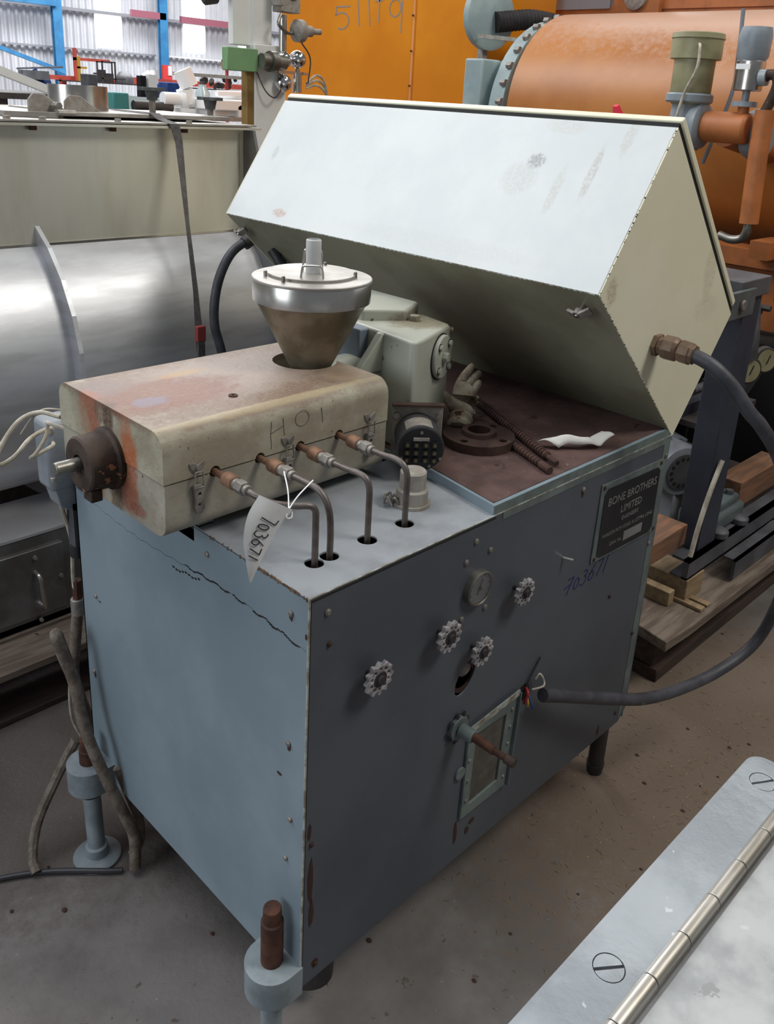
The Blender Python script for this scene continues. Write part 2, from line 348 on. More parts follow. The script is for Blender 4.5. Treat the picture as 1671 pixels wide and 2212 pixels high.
# ================================================================== SETTING
struct(MB().poly([(-8, -6), (30, -6), (30, 24.5), (-8, 24.5)], [], XY(FLOOR), -.1, 0).build('floor', 'concrete', smooth=0))
mb = MB(); x = -8.0; vs = []; n = 0
while x < 30:
    for dx, y in ((0, 24.1), (.06, 24.1), (.09, 24.03), (.15, 24.03)): vs += [Vector((x+dx, y, FLOOR)), Vector((x+dx, y, 9))]
    x += .2
mb.add(vs, [(i, i+2, i+3, i+1) for i in range(0, len(vs)-2, 2)])
wall = struct(mb.build('wall_back', 'wall_sheet', smooth=0))
# translucent roof-light sheets let into the wall
WN = 1
for (x0, x1, z0, z1) in ((12.1, 12.9, 2.52, 3.44), (12.1, 12.9, 3.5, 6.5), (14.95, 15.7, 2.6, 3.42), (14.95, 15.7, 3.48, 6.5), (17.0, 17.8, 3.0, 6.5), (17.0, 17.8, 2.2, 2.95), (9.2, 10.0, 3.6, 6.5)):
    pts = []; r = .09
    for cx, cz, a in ((x1-r, z1-r, 0), (x0+r, z1-r, PI/2), (x0+r, z0+r, PI), (x1-r, z0+r, 3*PI/2)):
        pts += [(cx+r*math.cos(a+k*PI/8), cz+r*math.sin(a+k*PI/8)) for k in range(5)]
    struct(MB().poly(pts, [], XZ(24.02), 0, .03).build('window_%d' % WN, 'skylight_glow', smooth=0)); WN += 1
def trim(i, mb, m): struct(mb.build('trim_%d' % i, m, smooth=0))
trim(1, MB().box((-8, 23.86, 3.40), (30, 24.0, 3.48)), 'purlin_grey')
trim(2, MB().box((-8, 23.86, 2.41), (13.9, 24.0, 2.46)), 'purlin_grey')
trim(3, MB().box((14.3, 23.86, 2.42), (30, 24.0, 2.47)), 'purlin_white')
trim(4, MB().box((-8, 23.86, 4.6), (30, 24.0, 4.68)), 'purlin_grey')
trim(5, MB().box((12.9, 23.4, 3.40), (14.0, 23.5, 3.58)), 'purlin_red')
trim(6, MB().box((14.5, 23.4, 3.38), (17.4, 23.5, 3.56)), 'purlin_red')
trim(7, MB().box((-8, 23.3, 3.42), (10.7, 23.45, 3.64)), 'column_blue')
def column(x0, x1, lab):
    t = thing('steel_column', ((x0+x1)/2, 23.5, FLOOR), lab, 'column')
    MB().box((x0, 23.40, FLOOR), (x1, 23.43, 8)).box((x0, 23.52, FLOOR), (x1, 23.55, 8)).box(((x0+x1)/2-.015, 23.43, FLOOR), ((x0+x1)/2+.015, 23.52, 8)).build('flanged_beam', 'column_blue', t, smooth=0)
    MB().box((x0-.1, 23.3, FLOOR), (x1+.1, 23.8, FLOOR+.03)).build('base_plate', 'column_blue', t, smooth=0)
    return t
column(10.62, 10.87, 'blue steel column against the sheet wall, with a diagonal brace meeting it')
c2 = column(13.80, 14.05, 'blue steel column against the sheet wall, red and white marking at its foot')
MB().box((13.78, 23.3, 1.72), (14.08, 23.39, 2.18)).build('marking_board', 'red_label', c2, smooth=0)
MB().box((13.94, 23.27, 1.9), (14.05, 23.295, 2.16)).build('marking_patch', 'white_plastic', c2, smooth=0)
tag(MB().bar((8.2, 23.2, 2.55), (10.75, 23.2, 1.80), .1, .1).build('diagonal_brace', 'column_blue', loc=(9.5, 23.2, 1.8), smooth=0), 'blue diagonal brace running down to the left steel column', 'brace')

# ================================================================== MACHINE CABINET
LX, WY, Z0, Z1 = 1.07, .737, .15, .93
cab = thing('machine_cabinet', (LX/2, WY/2, FLOOR), 'blue-grey sheet steel extruder cabinet with nameplate, handwheels and levelling jacks', 'machine')
# inner carcass
MB().box((.012, .012, Z0+.005), (LX-.004, WY-.004, .90)).build('carcass', 'near_black', cab, cut=MB().box((.3, -.1, .55), (.5, .2, .66)))
# end panel (faces -x) in two sheets with a cracked filler seam
def wob(y): return .838+.010*math.sin(y*9)+.002*math.sin(y*140)
yy = [.002+.735*i/60 for i in range(61)]
low = [(.002, Z0), (.737, Z0)]+[(y, wob(y)-.0006) for y in yy[::-1]]
up = [(y, wob(y)+.0006) for y in yy]+[(.737, Z1-.012), (.30, Z1-.012), (.30, Z1-.002), (.002, Z1-.002)]
MB().poly(low, [], YZ(.004), 0, .004).build('end_panel', 'blue_grey_paint', cab, smooth=0)
MB().poly(up, [], YZ(.004), 0, .004).build('end_panel', 'blue_grey_paint', cab, smooth=0)
mb = MB()
for (a, b_) in ((.02, .135), (.155, .19), (.2, .33)):
    n_ = int((b_-a)/.006)
    for i in range(n_):
        y = a+(b_-a)*i/n_; w = .0012+.0016*random.random(); z = wob(y)+random.uniform(-.001, .001); mb.box((-.0008, y, z-w/2), (.0002, y+.0065, z+w/2))
for i in range(9):
    y = .285+.010*i; z = wob(y)-.012-.0006*i; mb.box((-.0008, y, z-.0015), (.0002, y+.006, z+.0015))
mb.build('filler_crack', 'seam_dark', cab, smooth=0)
# back and right panels
MB().box((0, WY-.004, Z0), (LX, WY, Z1)).box((LX-.004, .003, Z0), (LX, WY-.004, Z1)).build('rear_panel', 'blue_grey_paint', cab, smooth=0)
# front panel (faces -y) with an oval service hole
oval = [(.386+.026*math.cos(a)+.012*math.sin(a), .607+.034*math.sin(a)) for a in [2*PI*i/24 for i in range(24)]]
cnr = [(.002, Z0), (LX-.03, Z0), (LX, Z0+.03), (LX, Z1), (.002, Z1)]
fp = MB().poly(cnr, [oval], XZ(.004), 0, .004).build('front_panel', 'shaded_grey_paint', cab, bevel=.0012)
MB().box((0, -.0014, Z1-.0005), (LX, .0012, Z1+.0012)).box((-.0014, -.0016, Z0), (.0016, .0008, Z1)).build('folded_edge', 'edge_light', cab, smooth=0)
MB().box((.0016, -.0008, Z0), (.0042, .0012, Z1-.001)).box((.006, -.0012, Z1-.006), (.43, .0009, Z1-.004)).build('panel_joint', 'seam_dark', cab, smooth=0)
MB().ring((.386, .0045, .607), (0, 1, 0), .026, .034, .004).build('hole_rim', 'chip_rust', cab)
MB().lathe((.393, .030, .622), (0, -1, 0), [(.021, 0), (.021, .020), (.018, .023), (.015, .021), (.001, .021)], 24).build('recessed_socket', 'steel_nut', cab, bevel=.001)
# greenish bare strips on the front panel right-hand side
MB().poly([(1.035, .16), (1.062, .20), (1.066, .925), (1.040, .925)], [], XZ(0), 0, .0008).build('edge_strip', 'greenish_paint', cab, smooth=0)
MB().poly([(.45, .915), (1.05, .915), (1.05, .93), (.45, .93)], [], XZ(0), 0, .0010).build('edge_strip', 'greenish_paint', cab, smooth=0)
# top plate with four pipe holes
PIP = [(.075, .077), (.106, .077), (.19, .08), (.28, .082)]
holes = [circ(x, y, .0165 if i else .0165, 20) for i, (x, y) in enumerate(PIP)]
holes[1] = [p for p in holes[1]]
# first two holes touch: keep them just apart
holes[0] = circ(.0735, .077, .0155, 20); holes[1] = circ(.1065, .079, .0155, 20)
MB().poly([(0, .002), (.452, .002), (.452, .30), (.0, .30)], holes, XY(Z1-.004), 0, .004).build('top_plate', 'dusty_plate', cab, bevel=.0008)
MB().box((.0, .30, Z1-.03), (.452, WY, Z1-.012)).build('top_plate', 'blue_grey_paint', cab, smooth=0)
mb = MB()
for i in range(80):
    y = .004+.0034*i
    if random.random() < (.85 if y < .13 else .35): mb.box((-.0006, y, Z1-.003-.003*random.random()), (.0016*random.random()+.0006, y+.0033, Z1+.0003))
mb.build('rusty_edge', 'chip_brown', cab, smooth=0)['kind'] = 'stuff'
# raised maroon table
MB().poly([(.452, .181), (.424, .002), (LX, .002), (LX, WY), (.452, WY)], [], XY(Z1-.002), 0, .021).build('side_riser', 'blue_grey_paint', cab, smooth=0)
MB().poly([(.459, .184), (.432, .010), (LX-.004, .010), (LX-.004, WY-.004), (.459, WY-.004)], [], XY(Z1+.019), 0, .0014).build('table_top', 'maroon_table', cab, smooth=0)
MB().poly([(.4245, .9302), (LX, .9302), (LX, .949), (.4245, .949)], [], XZ(.0018), 0, .0012).build('edge_strip', 'greenish_paint', cab, smooth=0)
# screws
def screw(x, z, r=.006, m='steel_nut', face='f'):
    if face == 'f': o = MB().lathe((x, 0, z), (0, -1, 0), [(r, -.001), (r, .002), (r*.6, .004)], 10)
    else: o = MB().lathe((0, x, z), (-1, 0, 0), [(r, -.001), (r, .002), (r*.6, .004)], 10)
    o.build('screw', m, cab)
for (x, z) in ((.036, .895), (.379, .895), (.422, .863), (.356, .861), (.423, .744), (.356, .746), (.715, .897), (1.056, .884), (1.044, .662)): screw(x, z)
for (x, z) in ((.041, .837), (1.036, .417), (.892, .578), (1.018, .19), (.033, .184), (.017, .463)): screw(x, z, .0045, 'chip_rust')
for (y, z) in ((.261, .892), (.04, .888), (.041, .649), (.044, .413), (.034, .502), (.706, .414), (.675, .616)): screw(y, z, .0055, 'steel_nut', 's')
def chip(pts, face='f', m='chip_rust'):
    (MB().poly(pts, [], XZ(0) if face == 'f' else YZ(0), -.0002, .0007)).build('paint_chip', m, cab, smooth=0)
for (cx, cz, w, h) in ((.715, .888, .005, .011), (1.056, .876, .006, .012), (1.044, .65, .006, .012), (.017, .38, .008, .06), (.02, .31, .007, .035), (.400, .225, .007, .036), (.452, .222, .012, .01), (.438, .208, .008, .012), (.94, .178, .006, .02), (.012, .49, .005, .02), (.033, .186, .010, .012)):
    chip([(cx+w*random.uniform(.6, 1)*math.cos(a), cz+h*random.uniform(.6, 1)*math.sin(a)) for a in [2*PI*i/9 for i in range(9)]])
for (cx, cz, w, h) in ((.041, .882, .005, .010), (.041, .643, .006, .012), (.064, .575, .007, .004), (.005, .865, .003, .006), (.705, .406, .005, .008), (.66, .61, .006, .002)):
    chip([(cx+w*random.uniform(.6, 1)*math.cos(a), cz+h*random.uniform(.6, 1)*math.sin(a)) for a in [2*PI*i/9 for i in range(9)]], 's')
# handwheels
def handwheel(x, z, r, d=.024):
    out = []; n = 12
    for i in range(n*6):
        a = 2*PI*i/(n*6); out.append((x+(r+.0032*math.cos(a*n))*math.cos(a), z+(r+.0032*math.cos(a*n))*math.sin(a)))
    hs_ = [circ(x+(r*.70)*math.cos(2*PI*(k+.5)/10), z+(r*.70)*math.sin(2*PI*(k+.5)/10), r*.13, 8) for k in range(10)]
    w = MB().poly(out, hs_, XZ(-d), -.004, .004).build('handwheel', 'wheel_cast', cab, bevel=.001)
    MB().lathe((x, -d-.003, z), (0, -1, 0), [(r*.55, 0), (r*.5, .002), (r*.30, .002), (r*.28, .007), (r*.12, .007)], 14).build('hub', 'wheel_hub', w)
    MB().cyl((x, .001, z), (x, -d, z), .006, seg=10).build('spindle', 'wheel_hub', w)
for (x, z, r) in ((.128, .746, .0275), (.297, .748, .027), (.397, .672, .026), (.512, .752, .025)): handwheel(x, z, r)
# pressure gauge
g = MB().lathe((.39, 0, .801), (0, -1, 0), [(.034, -.002), (.034, .012), (.031, .014), (.029, .012), (.029, .009)], 32, closed=False).build('pressure_gauge', 'steel_dull', cab)
MB().cyl((.39, 0, .801), (.39, -.009, .801), .0292, seg=32).build('dial', 'gauge_face', g)
mb = MB()
for i in range(11):
    a = math.radians(225-27*i); mb.bar((.39+.024*math.cos(a), -.0094, .801+.024*math.sin(a)), (.39+.0275*math.cos(a), -.0094, .801+.0275*math.sin(a)), .0012, .0008, (0, 1, 0))
mb.bar((.383, -.0100, .790), (.396, -.0100, .819), .0022, .0008, (0, 1, 0)).cyl((.39, -.009, .801), (.39, -.0115, .801), .004, seg=10)
mb.build('needle', 'ink', g, smooth=0)
MB().cyl((.39, -.0118, .801), (.39, -.0125, .801), .0295, seg=32).build('lens', 'glass', g)
# nameplate
np_ = MB().poly([(.782, .702), (1.058, .694), (1.042, .880), (.786, .886)], [], XZ(0), 0, .003).build('nameplate', 'greenish_paint', cab, bevel=.0008)
MB().poly([(.800, .716), (.812, .708), (1.026, .700), (1.036, .712), (1.034, .854), (1.022, .864), (.812, .871), (.800, .860)], [], XZ(-.003), 0, .0012).build('name_panel', 'plate_black', np_, smooth=0)
def line(body, x, z, size, m='plate_text', sx=1.0):
    MB().text(body, size, lambda u, v, t: Vector((x+u, -.0044-t, z+v-.02*u)), .0006, sx=sx).build('lettering', m, np_, smooth=0)
line('BONE BROTHERS', .92, .826, .027, sx=.98); line('LIMITED', .92, .795, .025); line('ENGINEERS', .92, .775, .014)
line('WARDOR PATH ROAD. N. LITTPHL LOND.', .92, .751, .0125, sx=.9); line('DRN.N?', .875, .722, .012) if False else line('DRN. No', .872, .724, .012)
MB().poly([(.905, .718), (.985, .716), (.985, .738), (.905, .741)], [], XZ(-.0042), 0, .0006).build('blank_patch', 'plate_text', np_, smooth=0)
for (x, z) in ((.793, .710), (1.048, .702), (1.034, .872), (.795, .878)): MB().lathe((x, -.003, z), (0, -1, 0), [(.005, 0), (.004, .002)], 8).build('rivet', 'chip_rust', np_)
# handwritten number
def stroke(mb, pts, fn, w=.0012, t=.0005, closed=False):
    fine_ = []
    for a, b in zip(pts, pts[1:]): fine_ += [(a[0]+(b[0]-a[0])*k/4, a[1]+(b[1]-a[1])*k/4) for k in range(4)] if max(abs(a[0]-b[0]), abs(a[1]-b[1])) > .3 else [a]
    pts = fine_+[pts[-1]]
    for a, b in zip(pts, pts[1:]):
        p = fn(a[0], a[1], t); q = fn(b[0], b[1], t)
        if (q-p).length < 1e-6: continue
        nrm = (fn(a[0], a[1], t+.01)-fn(a[0], a[1], t)).normalized(); mb.bar(p, q, w, .0004, nrm)
    return mb
def arc(cx, cy, rx, ry, a0, a1, n=10): return [(cx+rx*math.cos(math.radians(a0+(a1-a0)*i/n)), cy+ry*math.sin(math.radians(a0+(a1-a0)*i/n))) for i in range(n+1)]
DIG = {'7': [[(0, 1), (.6, 1), (.25, 0)]], '1': [[(.3, 1.1), (.2, -.05)]], '0': [arc(.3, .4, .25, .35, 90, 450)], '3': [arc(.25, .75, .25, .2, 140, -80)+arc(.25, .3, .3, .28, 80, -150)],
       '6': [[(.5, 1)]+arc(.3, .3, .26, .28, 150, 520, 14)]}
def writing(s, fn, w=.0012):
    mb = MB(); x = 0
    for ch in s:
        for st in DIG[ch]: stroke(mb, [(x+p[0], p[1]) for p in st], fn, w)
        x += .8
    return mb
sc = .036
writing('703671', lambda u, v, t: Vector((.695+u*sc+.010*v, -t, .656+v*sc+.004*u-.008*u*.4)), .0024).build('handwritten_number', 'blue_ink', cab, smooth=0)
mb = MB(); stroke(mb, [(.693, .674), (.715, .678)], lambda u, v, t: Vector((u, -t, v)), .0024); mb.build('handwritten_number', 'blue_ink', cab, smooth=0)
tk = MB().cyl((.672, 0, .757), (.680, -.02, .757), .0028, seg=8).build('cut_bolt', 'steel_bright', cab)
# inspection frame
fr = MB().poly([(.405, .258), (.552, .258), (.562, .488), (.409, .476)], [[(.428, .283), (.520, .288), (.527, .452), (.431, .455)]], XZ(0), 0, .006).build('inspection_frame', 'greenish_paint', cab, bevel=.001)
MB().poly([(.428, .283), (.520, .288), (.527, .452), (.431, .455)], [], XZ(0), -.001, .0015).build('mesh_pane', 'mesh_pane', fr, smooth=0)
MB().bar((.405, -.008, .477), (.563, -.008, .489), .002, .014, (0, 0, 1)).build('lip', 'edge_light', fr, smooth=0)
MB().bar((.563, -.007, .489), (.553, -.007, .258), .012, .003, (1, 0, 0)).build('lip', 'greenish_paint', fr, smooth=0)
for k in range(5):
    MB().lathe((.542-.0015*k+.003, -.006, .455-.042*k), (0, -1, 0), [(.004, 0), (.003, .003)], 8).build('screw', 'steel_nut', fr)
for k in range(3): MB().lathe((.417, -.006, .40-.05*k), (0, -1, 0), [(.004, 0), (.003, .003)], 8).build('screw', 'steel_nut', fr)
for k in range(4): screw(.570-.002*k, .455-.055*k, .0035)
MB().cyl((.395, 0, .379), (.395, -.005, .379), .014, seg=16).build('swivel_tab', 'greenish_paint', cab, bevel=.001)
# drain valve stub
dv = MB().cyl((.372, 0, .503), (.372, -.010, .503), .026, seg=8).cyl((.372, -.010, .503), (.376, -.040, .501), .0135, seg=16).build('drain_valve', 'greenish_paint', cab, bevel=.002)
mb = MB()
for k in range(9):
    a = 2*PI*k/9+.3; mb.bar((.372+.02*math.cos(a), -.008, .503+.02*math.sin(a)), (.372+.032*math.cos(a), -.004, .503+.034*math.sin(a)), .006, .003, (0, 1, 0))
mb.build('broken_wheel', 'wheel_hub', dv, smooth=0)
MB().tube([(.376, -.040, .501), (.381, -.085, .496)], .0085, smooth=False).tube([(.381, -.080, .496), (.386, -.112, .492)], .0065, smooth=False).build('stub_pipe', 'rust_brown', dv)
MB().cyl((.386, -.108, .492), (.389, -.128, .490), .0095, seg=12).build('end_cap', 'rust_dark', dv, bevel=.001)
# burst cable entry with loose wires
ce = MB().cyl((.585, .001, .472), (.585, -.0015, .472), .020, seg=16).build('cable_hole', 'near_black', cab)
MB().tube([(.59, -.004, .482), (.583, -.014, .478), (.580, -.012, .462), (.582, -.010, .452)], .0035).build('loose_wire', 'red_wire', ce)
MB().tube([(.592, -.008, .474), (.590, -.016, .462), (.598, -.018, .444), (.606, -.016, .430)], .0022).build('loose_wire', 'blue_wire', ce)
MB().tube([(.588, -.010, .468), (.585, -.016, .455), (.588, -.014, .443)], .0022).build('loose_wire', 'yellow_wire', ce)
MB().tube([(.60, -.012, .478), (.62, -.025, .484), (.628, -.02, .492), (.618, -.015, .51), (.612, -.01, .498)], .0022).build('loose_wire', 'wire_white', ce)
MB().tube([(.59, -.004, .49), (.60, -.006, .51), (.63, -.004, .54)], .0018).build('loose_wire', 'cable_black', ce)
# capacitor-like cap on the plate
cp = MB().lathe((.345, .128, .93), (0, 0, 1), [(.034, 0), (.034, .006), (.029, .006), (.029, .030), (.024, .033), (.024, .064), (.021, .067), (0.001, .067)], 28).build('filler_cap', 'greenish_paint', cab)
cp.data.materials[0] = MATS['label_grey']
mb = MB()
for k in range(6):
    a = k*1.05; mb.tube([(.312, .146, .932), (.312+.012*math.cos(a), .146+.012*math.sin(a), .95), (.312+.016*math.cos(a+.8), .146+.016*math.sin(a+.8), .936)], .0022, seg=6)
mb.build('wire_cluster', 'steel_nut', cp)
# jack lugs and jacks
def jack(x, y, ztop, dx, dy, foot, zlug=.205):
    out = [(0.002, y-.048), (0.002, y+.048)]+[(x+.047*math.cos(a), y+.048*math.sin(a)) for a in [PI/2+PI*i/14 for i in range(15)]]
    l = MB().poly(out, [], XY(zlug-.062), 0, .062).build('jack_lug', 'jack_paint', cab, bevel=.003)
    bx, by = x+dx, y+dy
    MB().cyl((x, y, zlug-.002), (x, y, ztop-.030), .0195).cyl((x, y, ztop-.030), (x, y, ztop-.027), .0195, .0165).cyl((x, y, ztop-.027), (x, y, ztop), .0165, .0155).build('jack_screw', 'rust_brown', l, bevel=.0015)
    MB().cyl((x, y, zlug-.060), (x+dx*.2, y+dy*.2, zlug-.095), .018).build('jack_thread', 'near_black', l)
    MB().cyl((x+dx*.2, y+dy*.2, zlug-.09), (bx, by, FLOOR+.03), .0195, .0185).build('jack_leg', 'jack_paint', l)
    if foot:
        MB().lathe((bx, by, FLOOR), (0, 0, 1), [(.052, 0), (.052, .006), (.044, .010), (.026, .012), (.024, .034), (.018, .036)], 32).build('jack_foot', 'jack_paint', l, bevel=.001)
jack(-.028, .043, .325, 0, 0, True)
jack(-.036, .69, .268, -.012, -.035, True)
# rear leg and castor
MB().cyl((1.035, .04, Z0), (1.035, .04, FLOOR+.025), .021).cyl((1.035, .04, FLOOR+.03), (1.035, .04, FLOOR), .024, .02).build('leg', 'dark_metal', cab)
MB().cyl((1.035, .68, Z0), (1.035, .68, FLOOR), .021).build('leg', 'dark_metal', cab)
w = MB().cyl((.075, .07, .055), (.105, .10, .055), .050, seg=20).build('castor', 'dark_metal', cab, bevel=.005)
MB().box((.06, .055, .10), (.12, .115, Z0+.01)).build('castor_bracket', 'dark_metal', cab)

# ================================================================== HEATER COVER + BARREL
hc = thing('barrel_heater_cover', (.152, .415, .96), 'cream painted two-part barrel heater cover, rusty on top, with HOT scrawled on it', 'machine part')
def prof(y0, y1, z0, z1, rt, rb, side):
    p = []
    def cr(cy, cz, r, a0, a1):
        for k in range(7):
            a = math.radians(a0+(a1-a0)*k/6); p.append((cy+r*math.cos(a), cz+r*math.sin(a)))
    if side == 'up':
        p.append((y0, z0)); p.append((y1, z0)); cr(y1-rt, z1-rt, rt, 0, 90); cr(y0+rt, z1-rt, rt, 90, 180)
    else:
        p.append((y1, z1)); p.append((y0, z1)); cr(y0+rb, z0+rb, rb, 180, 270); cr(y1-rb, z0+rb, rb, 270, 360)
    return p
cut = MB().cyl((.340, .430, 1.06), (.340, .430, 1.2), .063, seg=24)
cut2 = MB()
for x in (.007, .095, .18, .269): cut2.cyl((x, .2, 1.045), (x, .27, 1.045), .0095, seg=12)
cutu = MB(); cutu.v = list(cut.v); cutu.f = list(cut.f); cutu.add(cut2.v, cut2.f)
MB().poly(prof(.245, .585, 1.0455, 1.127, .030, .03, 'up'), [], YZ(-.085), -.475, 0).build('upper_cover', 'heater_paint', hc, cut=cutu, bevel=.0025)
MB().poly(prof(.247, .583, .950, 1.0432, .03, .026, 'low'), [], YZ(-.083), -.473, 0).build('lower_cover', 'heater_paint_low', hc, cut=cut2, bevel=.0025)
MB().box((-.07, .26, 1.043), (.38, .57, 1.046)).build('cover_joint', 'near_black', hc, smooth=0)
# writing HOT
mb = MB(); FH = lambda u, v, t: Vector((u, .2452-t, v))
stroke(mb, [(.118, 1.104), (.116, 1.080), (.118, 1.062), (.117, 1.055)], FH, .0011); stroke(mb, [(.142, 1.106), (.143, 1.090), (.145, 1.074)], FH, .0011); stroke(mb, [(.117, 1.083), (.144, 1.092)], FH, .0011)
mb.build('letter', 'pencil', hc, smooth=0); mb = MB(); stroke(mb, arc(.183, 1.096, .015, .014, 60, 430, 16), FH, .0010); mb.build('letter', 'pencil', hc, smooth=0); mb = MB(); stroke(mb, [(.226, 1.107), (.229, 1.078)], FH, .0012)
mb.build('letter', 'pencil', hc, smooth=0)
# rivet washer on top
MB().ring((.105, .335, 1.127), (0, 0, 1), .003, .008, .002, 16).build('washer', 'rust_brown', hc)
# toggle latches
def latch(x):
    l = MB().poly([(x-.012, 1.062), (x-.004, 1.052), (x+.006, 1.052), (x+.014, 1.064), (x+.012, 1.072), (x+.002, 1.066), (x-.008, 1.072), (x-.014, 1.070)], [], XZ(.2455), 0, .003).build('toggle_latch', 'steel_nut', hc, bevel=.0008)
    MB().tube([(x-.007, .238, 1.056), (x-.008, .237, 1.030), (x+.008, .237, 1.030), (x+.007, .238, 1.056), (x-.007, .238, 1.056)], .0015, seg=6, smooth=False).build('wire_loop', 'steel_nut', l)
    MB().poly([(x-.009, 1.034), (x+.009, 1.034), (x+.007, 1.006), (x+.010, .992), (x+.004, .984), (x-.004, .984), (x-.007, .996), (x-.006, 1.010)], [circ(x, 1.000, .0025, 8), circ(x+.001, 1.018, .003, 8)], XZ(.242), -.003, .004).build('lever', 'steel_nut', l, bevel=.001)
    MB().cyl((x, .247, 1.062), (x, .239, 1.062), .0035, seg=8).build('rivet', 'steel_nut', l)
for x in (-.027, .152, .343): latch(x)
MB().box((.000, .285, .932), (.028, .297, .975)).box((.000, .285, .9305), (.028, .31, .9345)).build('support_bracket', 'greenish_paint', hc, smooth=0)
MB().box((.33, .30, .935), (.37, .52, .955)).box((.05, .33, .9185), (.07, .52, .965)).build('support_bracket', 'greenish_paint', hc, smooth=0)
# die flange and barrel nose
df = thing('barrel_nose', (-.13, .414, 1.0), 'rusty round die flange with a short steel stub shaft', 'machine part')
MB().lathe((-.0855, .412, 1.037), (-1, 0, 0), [(.053, 0), (.053, .006), (.048, .010), (.047, .050), (.044, .053), (.018, .053), (.018, .045), (.001, .045)], 40).build('die_flange', 'rust_dark', df)
MB().cyl((-.130, .412, 1.040), (-.178, .412, 1.040), .0110, seg=20).build('stub_shaft', 'steel_dull', df, bevel=.002)
MB().box((-.136, .380, .980), (-.116, .408, 1.000)).build('clamp_lug', 'rust_dark', df, bevel=.002)
# cooling pipes
def cpipe(i, ex, path, lab):
    t = thing('cooling_pipe', (path[-1][0], path[-1][1], .93), lab, 'pipe', 'cooling pipes of the extruder')
    MB().cyl((ex, .262, 1.045), (ex, .212, 1.044), .0058, seg=12).build('tail_pipe', 'copper_dull', t)
    MB().cyl((ex, .216, 1.044), (ex, .190, 1.0435), .0120, seg=24).build('copper_nut', 'copper_dull', t, bevel=.0022)
    MB().cyl((ex, .190, 1.0435), (ex, .182, 1.043), .0095, seg=12).build('adaptor', 'steel_nut', t)
    MB().cyl((ex, .183, 1.043), (ex, .165, 1.043), .0120, seg=6).cyl((ex, .165, 1.043), (ex, .157, 1.043), .0085, seg=16).build('steel_nut', 'steel_nut', t, bevel=.001)
    pts = path if path[0][1] > .1 else path
    MB().tube([(ex, .162, 1.043)]+pts, .0054, seg=12, sub=6).build('bent_pipe', 'pipe_grey', t)
cpipe(0, .007, [(.010, .140, 1.040), (.022, .115, 1.034), (.045, .090, 1.032), (.062, .079, 1.031), (.072, .0765, 1.022), (.0745, .077, 1.00), (.0745, .077, .92), (.0745, .077, .82)], 'bent grey pipe nearest the die end, with the paper tag on it')
cpipe(1, .095, [(.096, .130, 1.043), (.099, .105, 1.040), (.102, .088, 1.027), (.104, .079, 1.005), (.1055, .077, .97), (.106, .078, .92), (.106, .078, .82)], 'second bent grey pipe from the die end, widest curve')
cpipe(2, .18, [(.182, .125, 1.043), (.185, .105, 1.043), (.188, .088, 1.038), (.190, .081, 1.022), (.190, .080, .99), (.190, .080, .92), (.190, .080, .82)], 'third bent grey pipe from the die end, copper nut beside the middle latch')
cpipe(3, .269, [(.271, .130, 1.043), (.275, .110, 1.043), (.278, .092, 1.037), (.280, .083, 1.020), (.280, .082, .99), (.280, .082, .92), (.280, .082, .82)], 'bent grey pipe farthest from the die end, in front of the round filler cap')
# paper tag
TL = [(-.036, .072, 1.081), (-.055, .072, 1.057), (-.063, .072, 1.023), (-.060, .072, .988), (-.052, .072, .944)]
TR = [(.025, .072, 1.039), (.0025, .072, 1.021), (-.0165, .072, .998), (-.0355, .072, .969), (-.0515, .072, .943)]
def lerp_path(P, v):
    f = max(0, min(.9999, v))*(len(P)-1); i = int(f); t = f-i
    E = [Vector(P[0])*2-Vector(P[1])]+[Vector(p) for p in P]+[Vector(P[-1])*2-Vector(P[-2])]
    a, b, c, d = E[i:i+4]
    return .5*((2*b)+(c-a)*t+(2*a-5*b+4*c-d)*t*t+(3*b-a-3*c+d)*t**3)
def tagfn(u, v, t):
    l = lerp_path(TL, v); r_ = lerp_path(TR, v); w_ = (r_-l).length
    return l.lerp(r_, u)+Vector((-.45, -.80, .35))*(.16*w_*math.sin(PI*u)+t)
tg = MB(); nu, nv = 8, 20; vs = []; fs = []
for s_ in (0, -.0006):
    for j in range(nv+1):
        for i in range(nu+1): vs.append(tagfn(i/nu, .985*j/nv, s_))
for b0 in (0, (nu+1)*(nv+1)):
    for j in range(nv):
        for i in range(nu): a = b0+j*(nu+1)+i; fs.append((a, a+1, a+nu+2, a+nu+1))
tg.add(vs, fs)
T = thing('paper_tag', (.0, .13, .915), 'white curled paper tag with a handwritten number, tied to a pipe', 'tag')
tg.build('tag_sheet', 'tag_paper', T)
mb = writing('703671', lambda u, v, t: tagfn(.36-.03*u+.50*v, .20+u*.118, .0014+t), .0017); mb.build('handwritten_number', 'ink', T, smooth=0)
MB().tube([(.020, .075, 1.040), (.034, .095, 1.058), (.050, .125, 1.075)], .0011, seg=6).tube([(.020, .075, 1.040), (.040, .078, 1.055), (.074, .085, 1.068)], .0011, seg=6).tube([(.020, .075, 1.040), (.012, .070, 1.036), (.010, .066, 1.032), (.020, .068, 1.030), (.024, .072, 1.036)], .0010, seg=6).build('cable_tie', 'white_plastic', T)

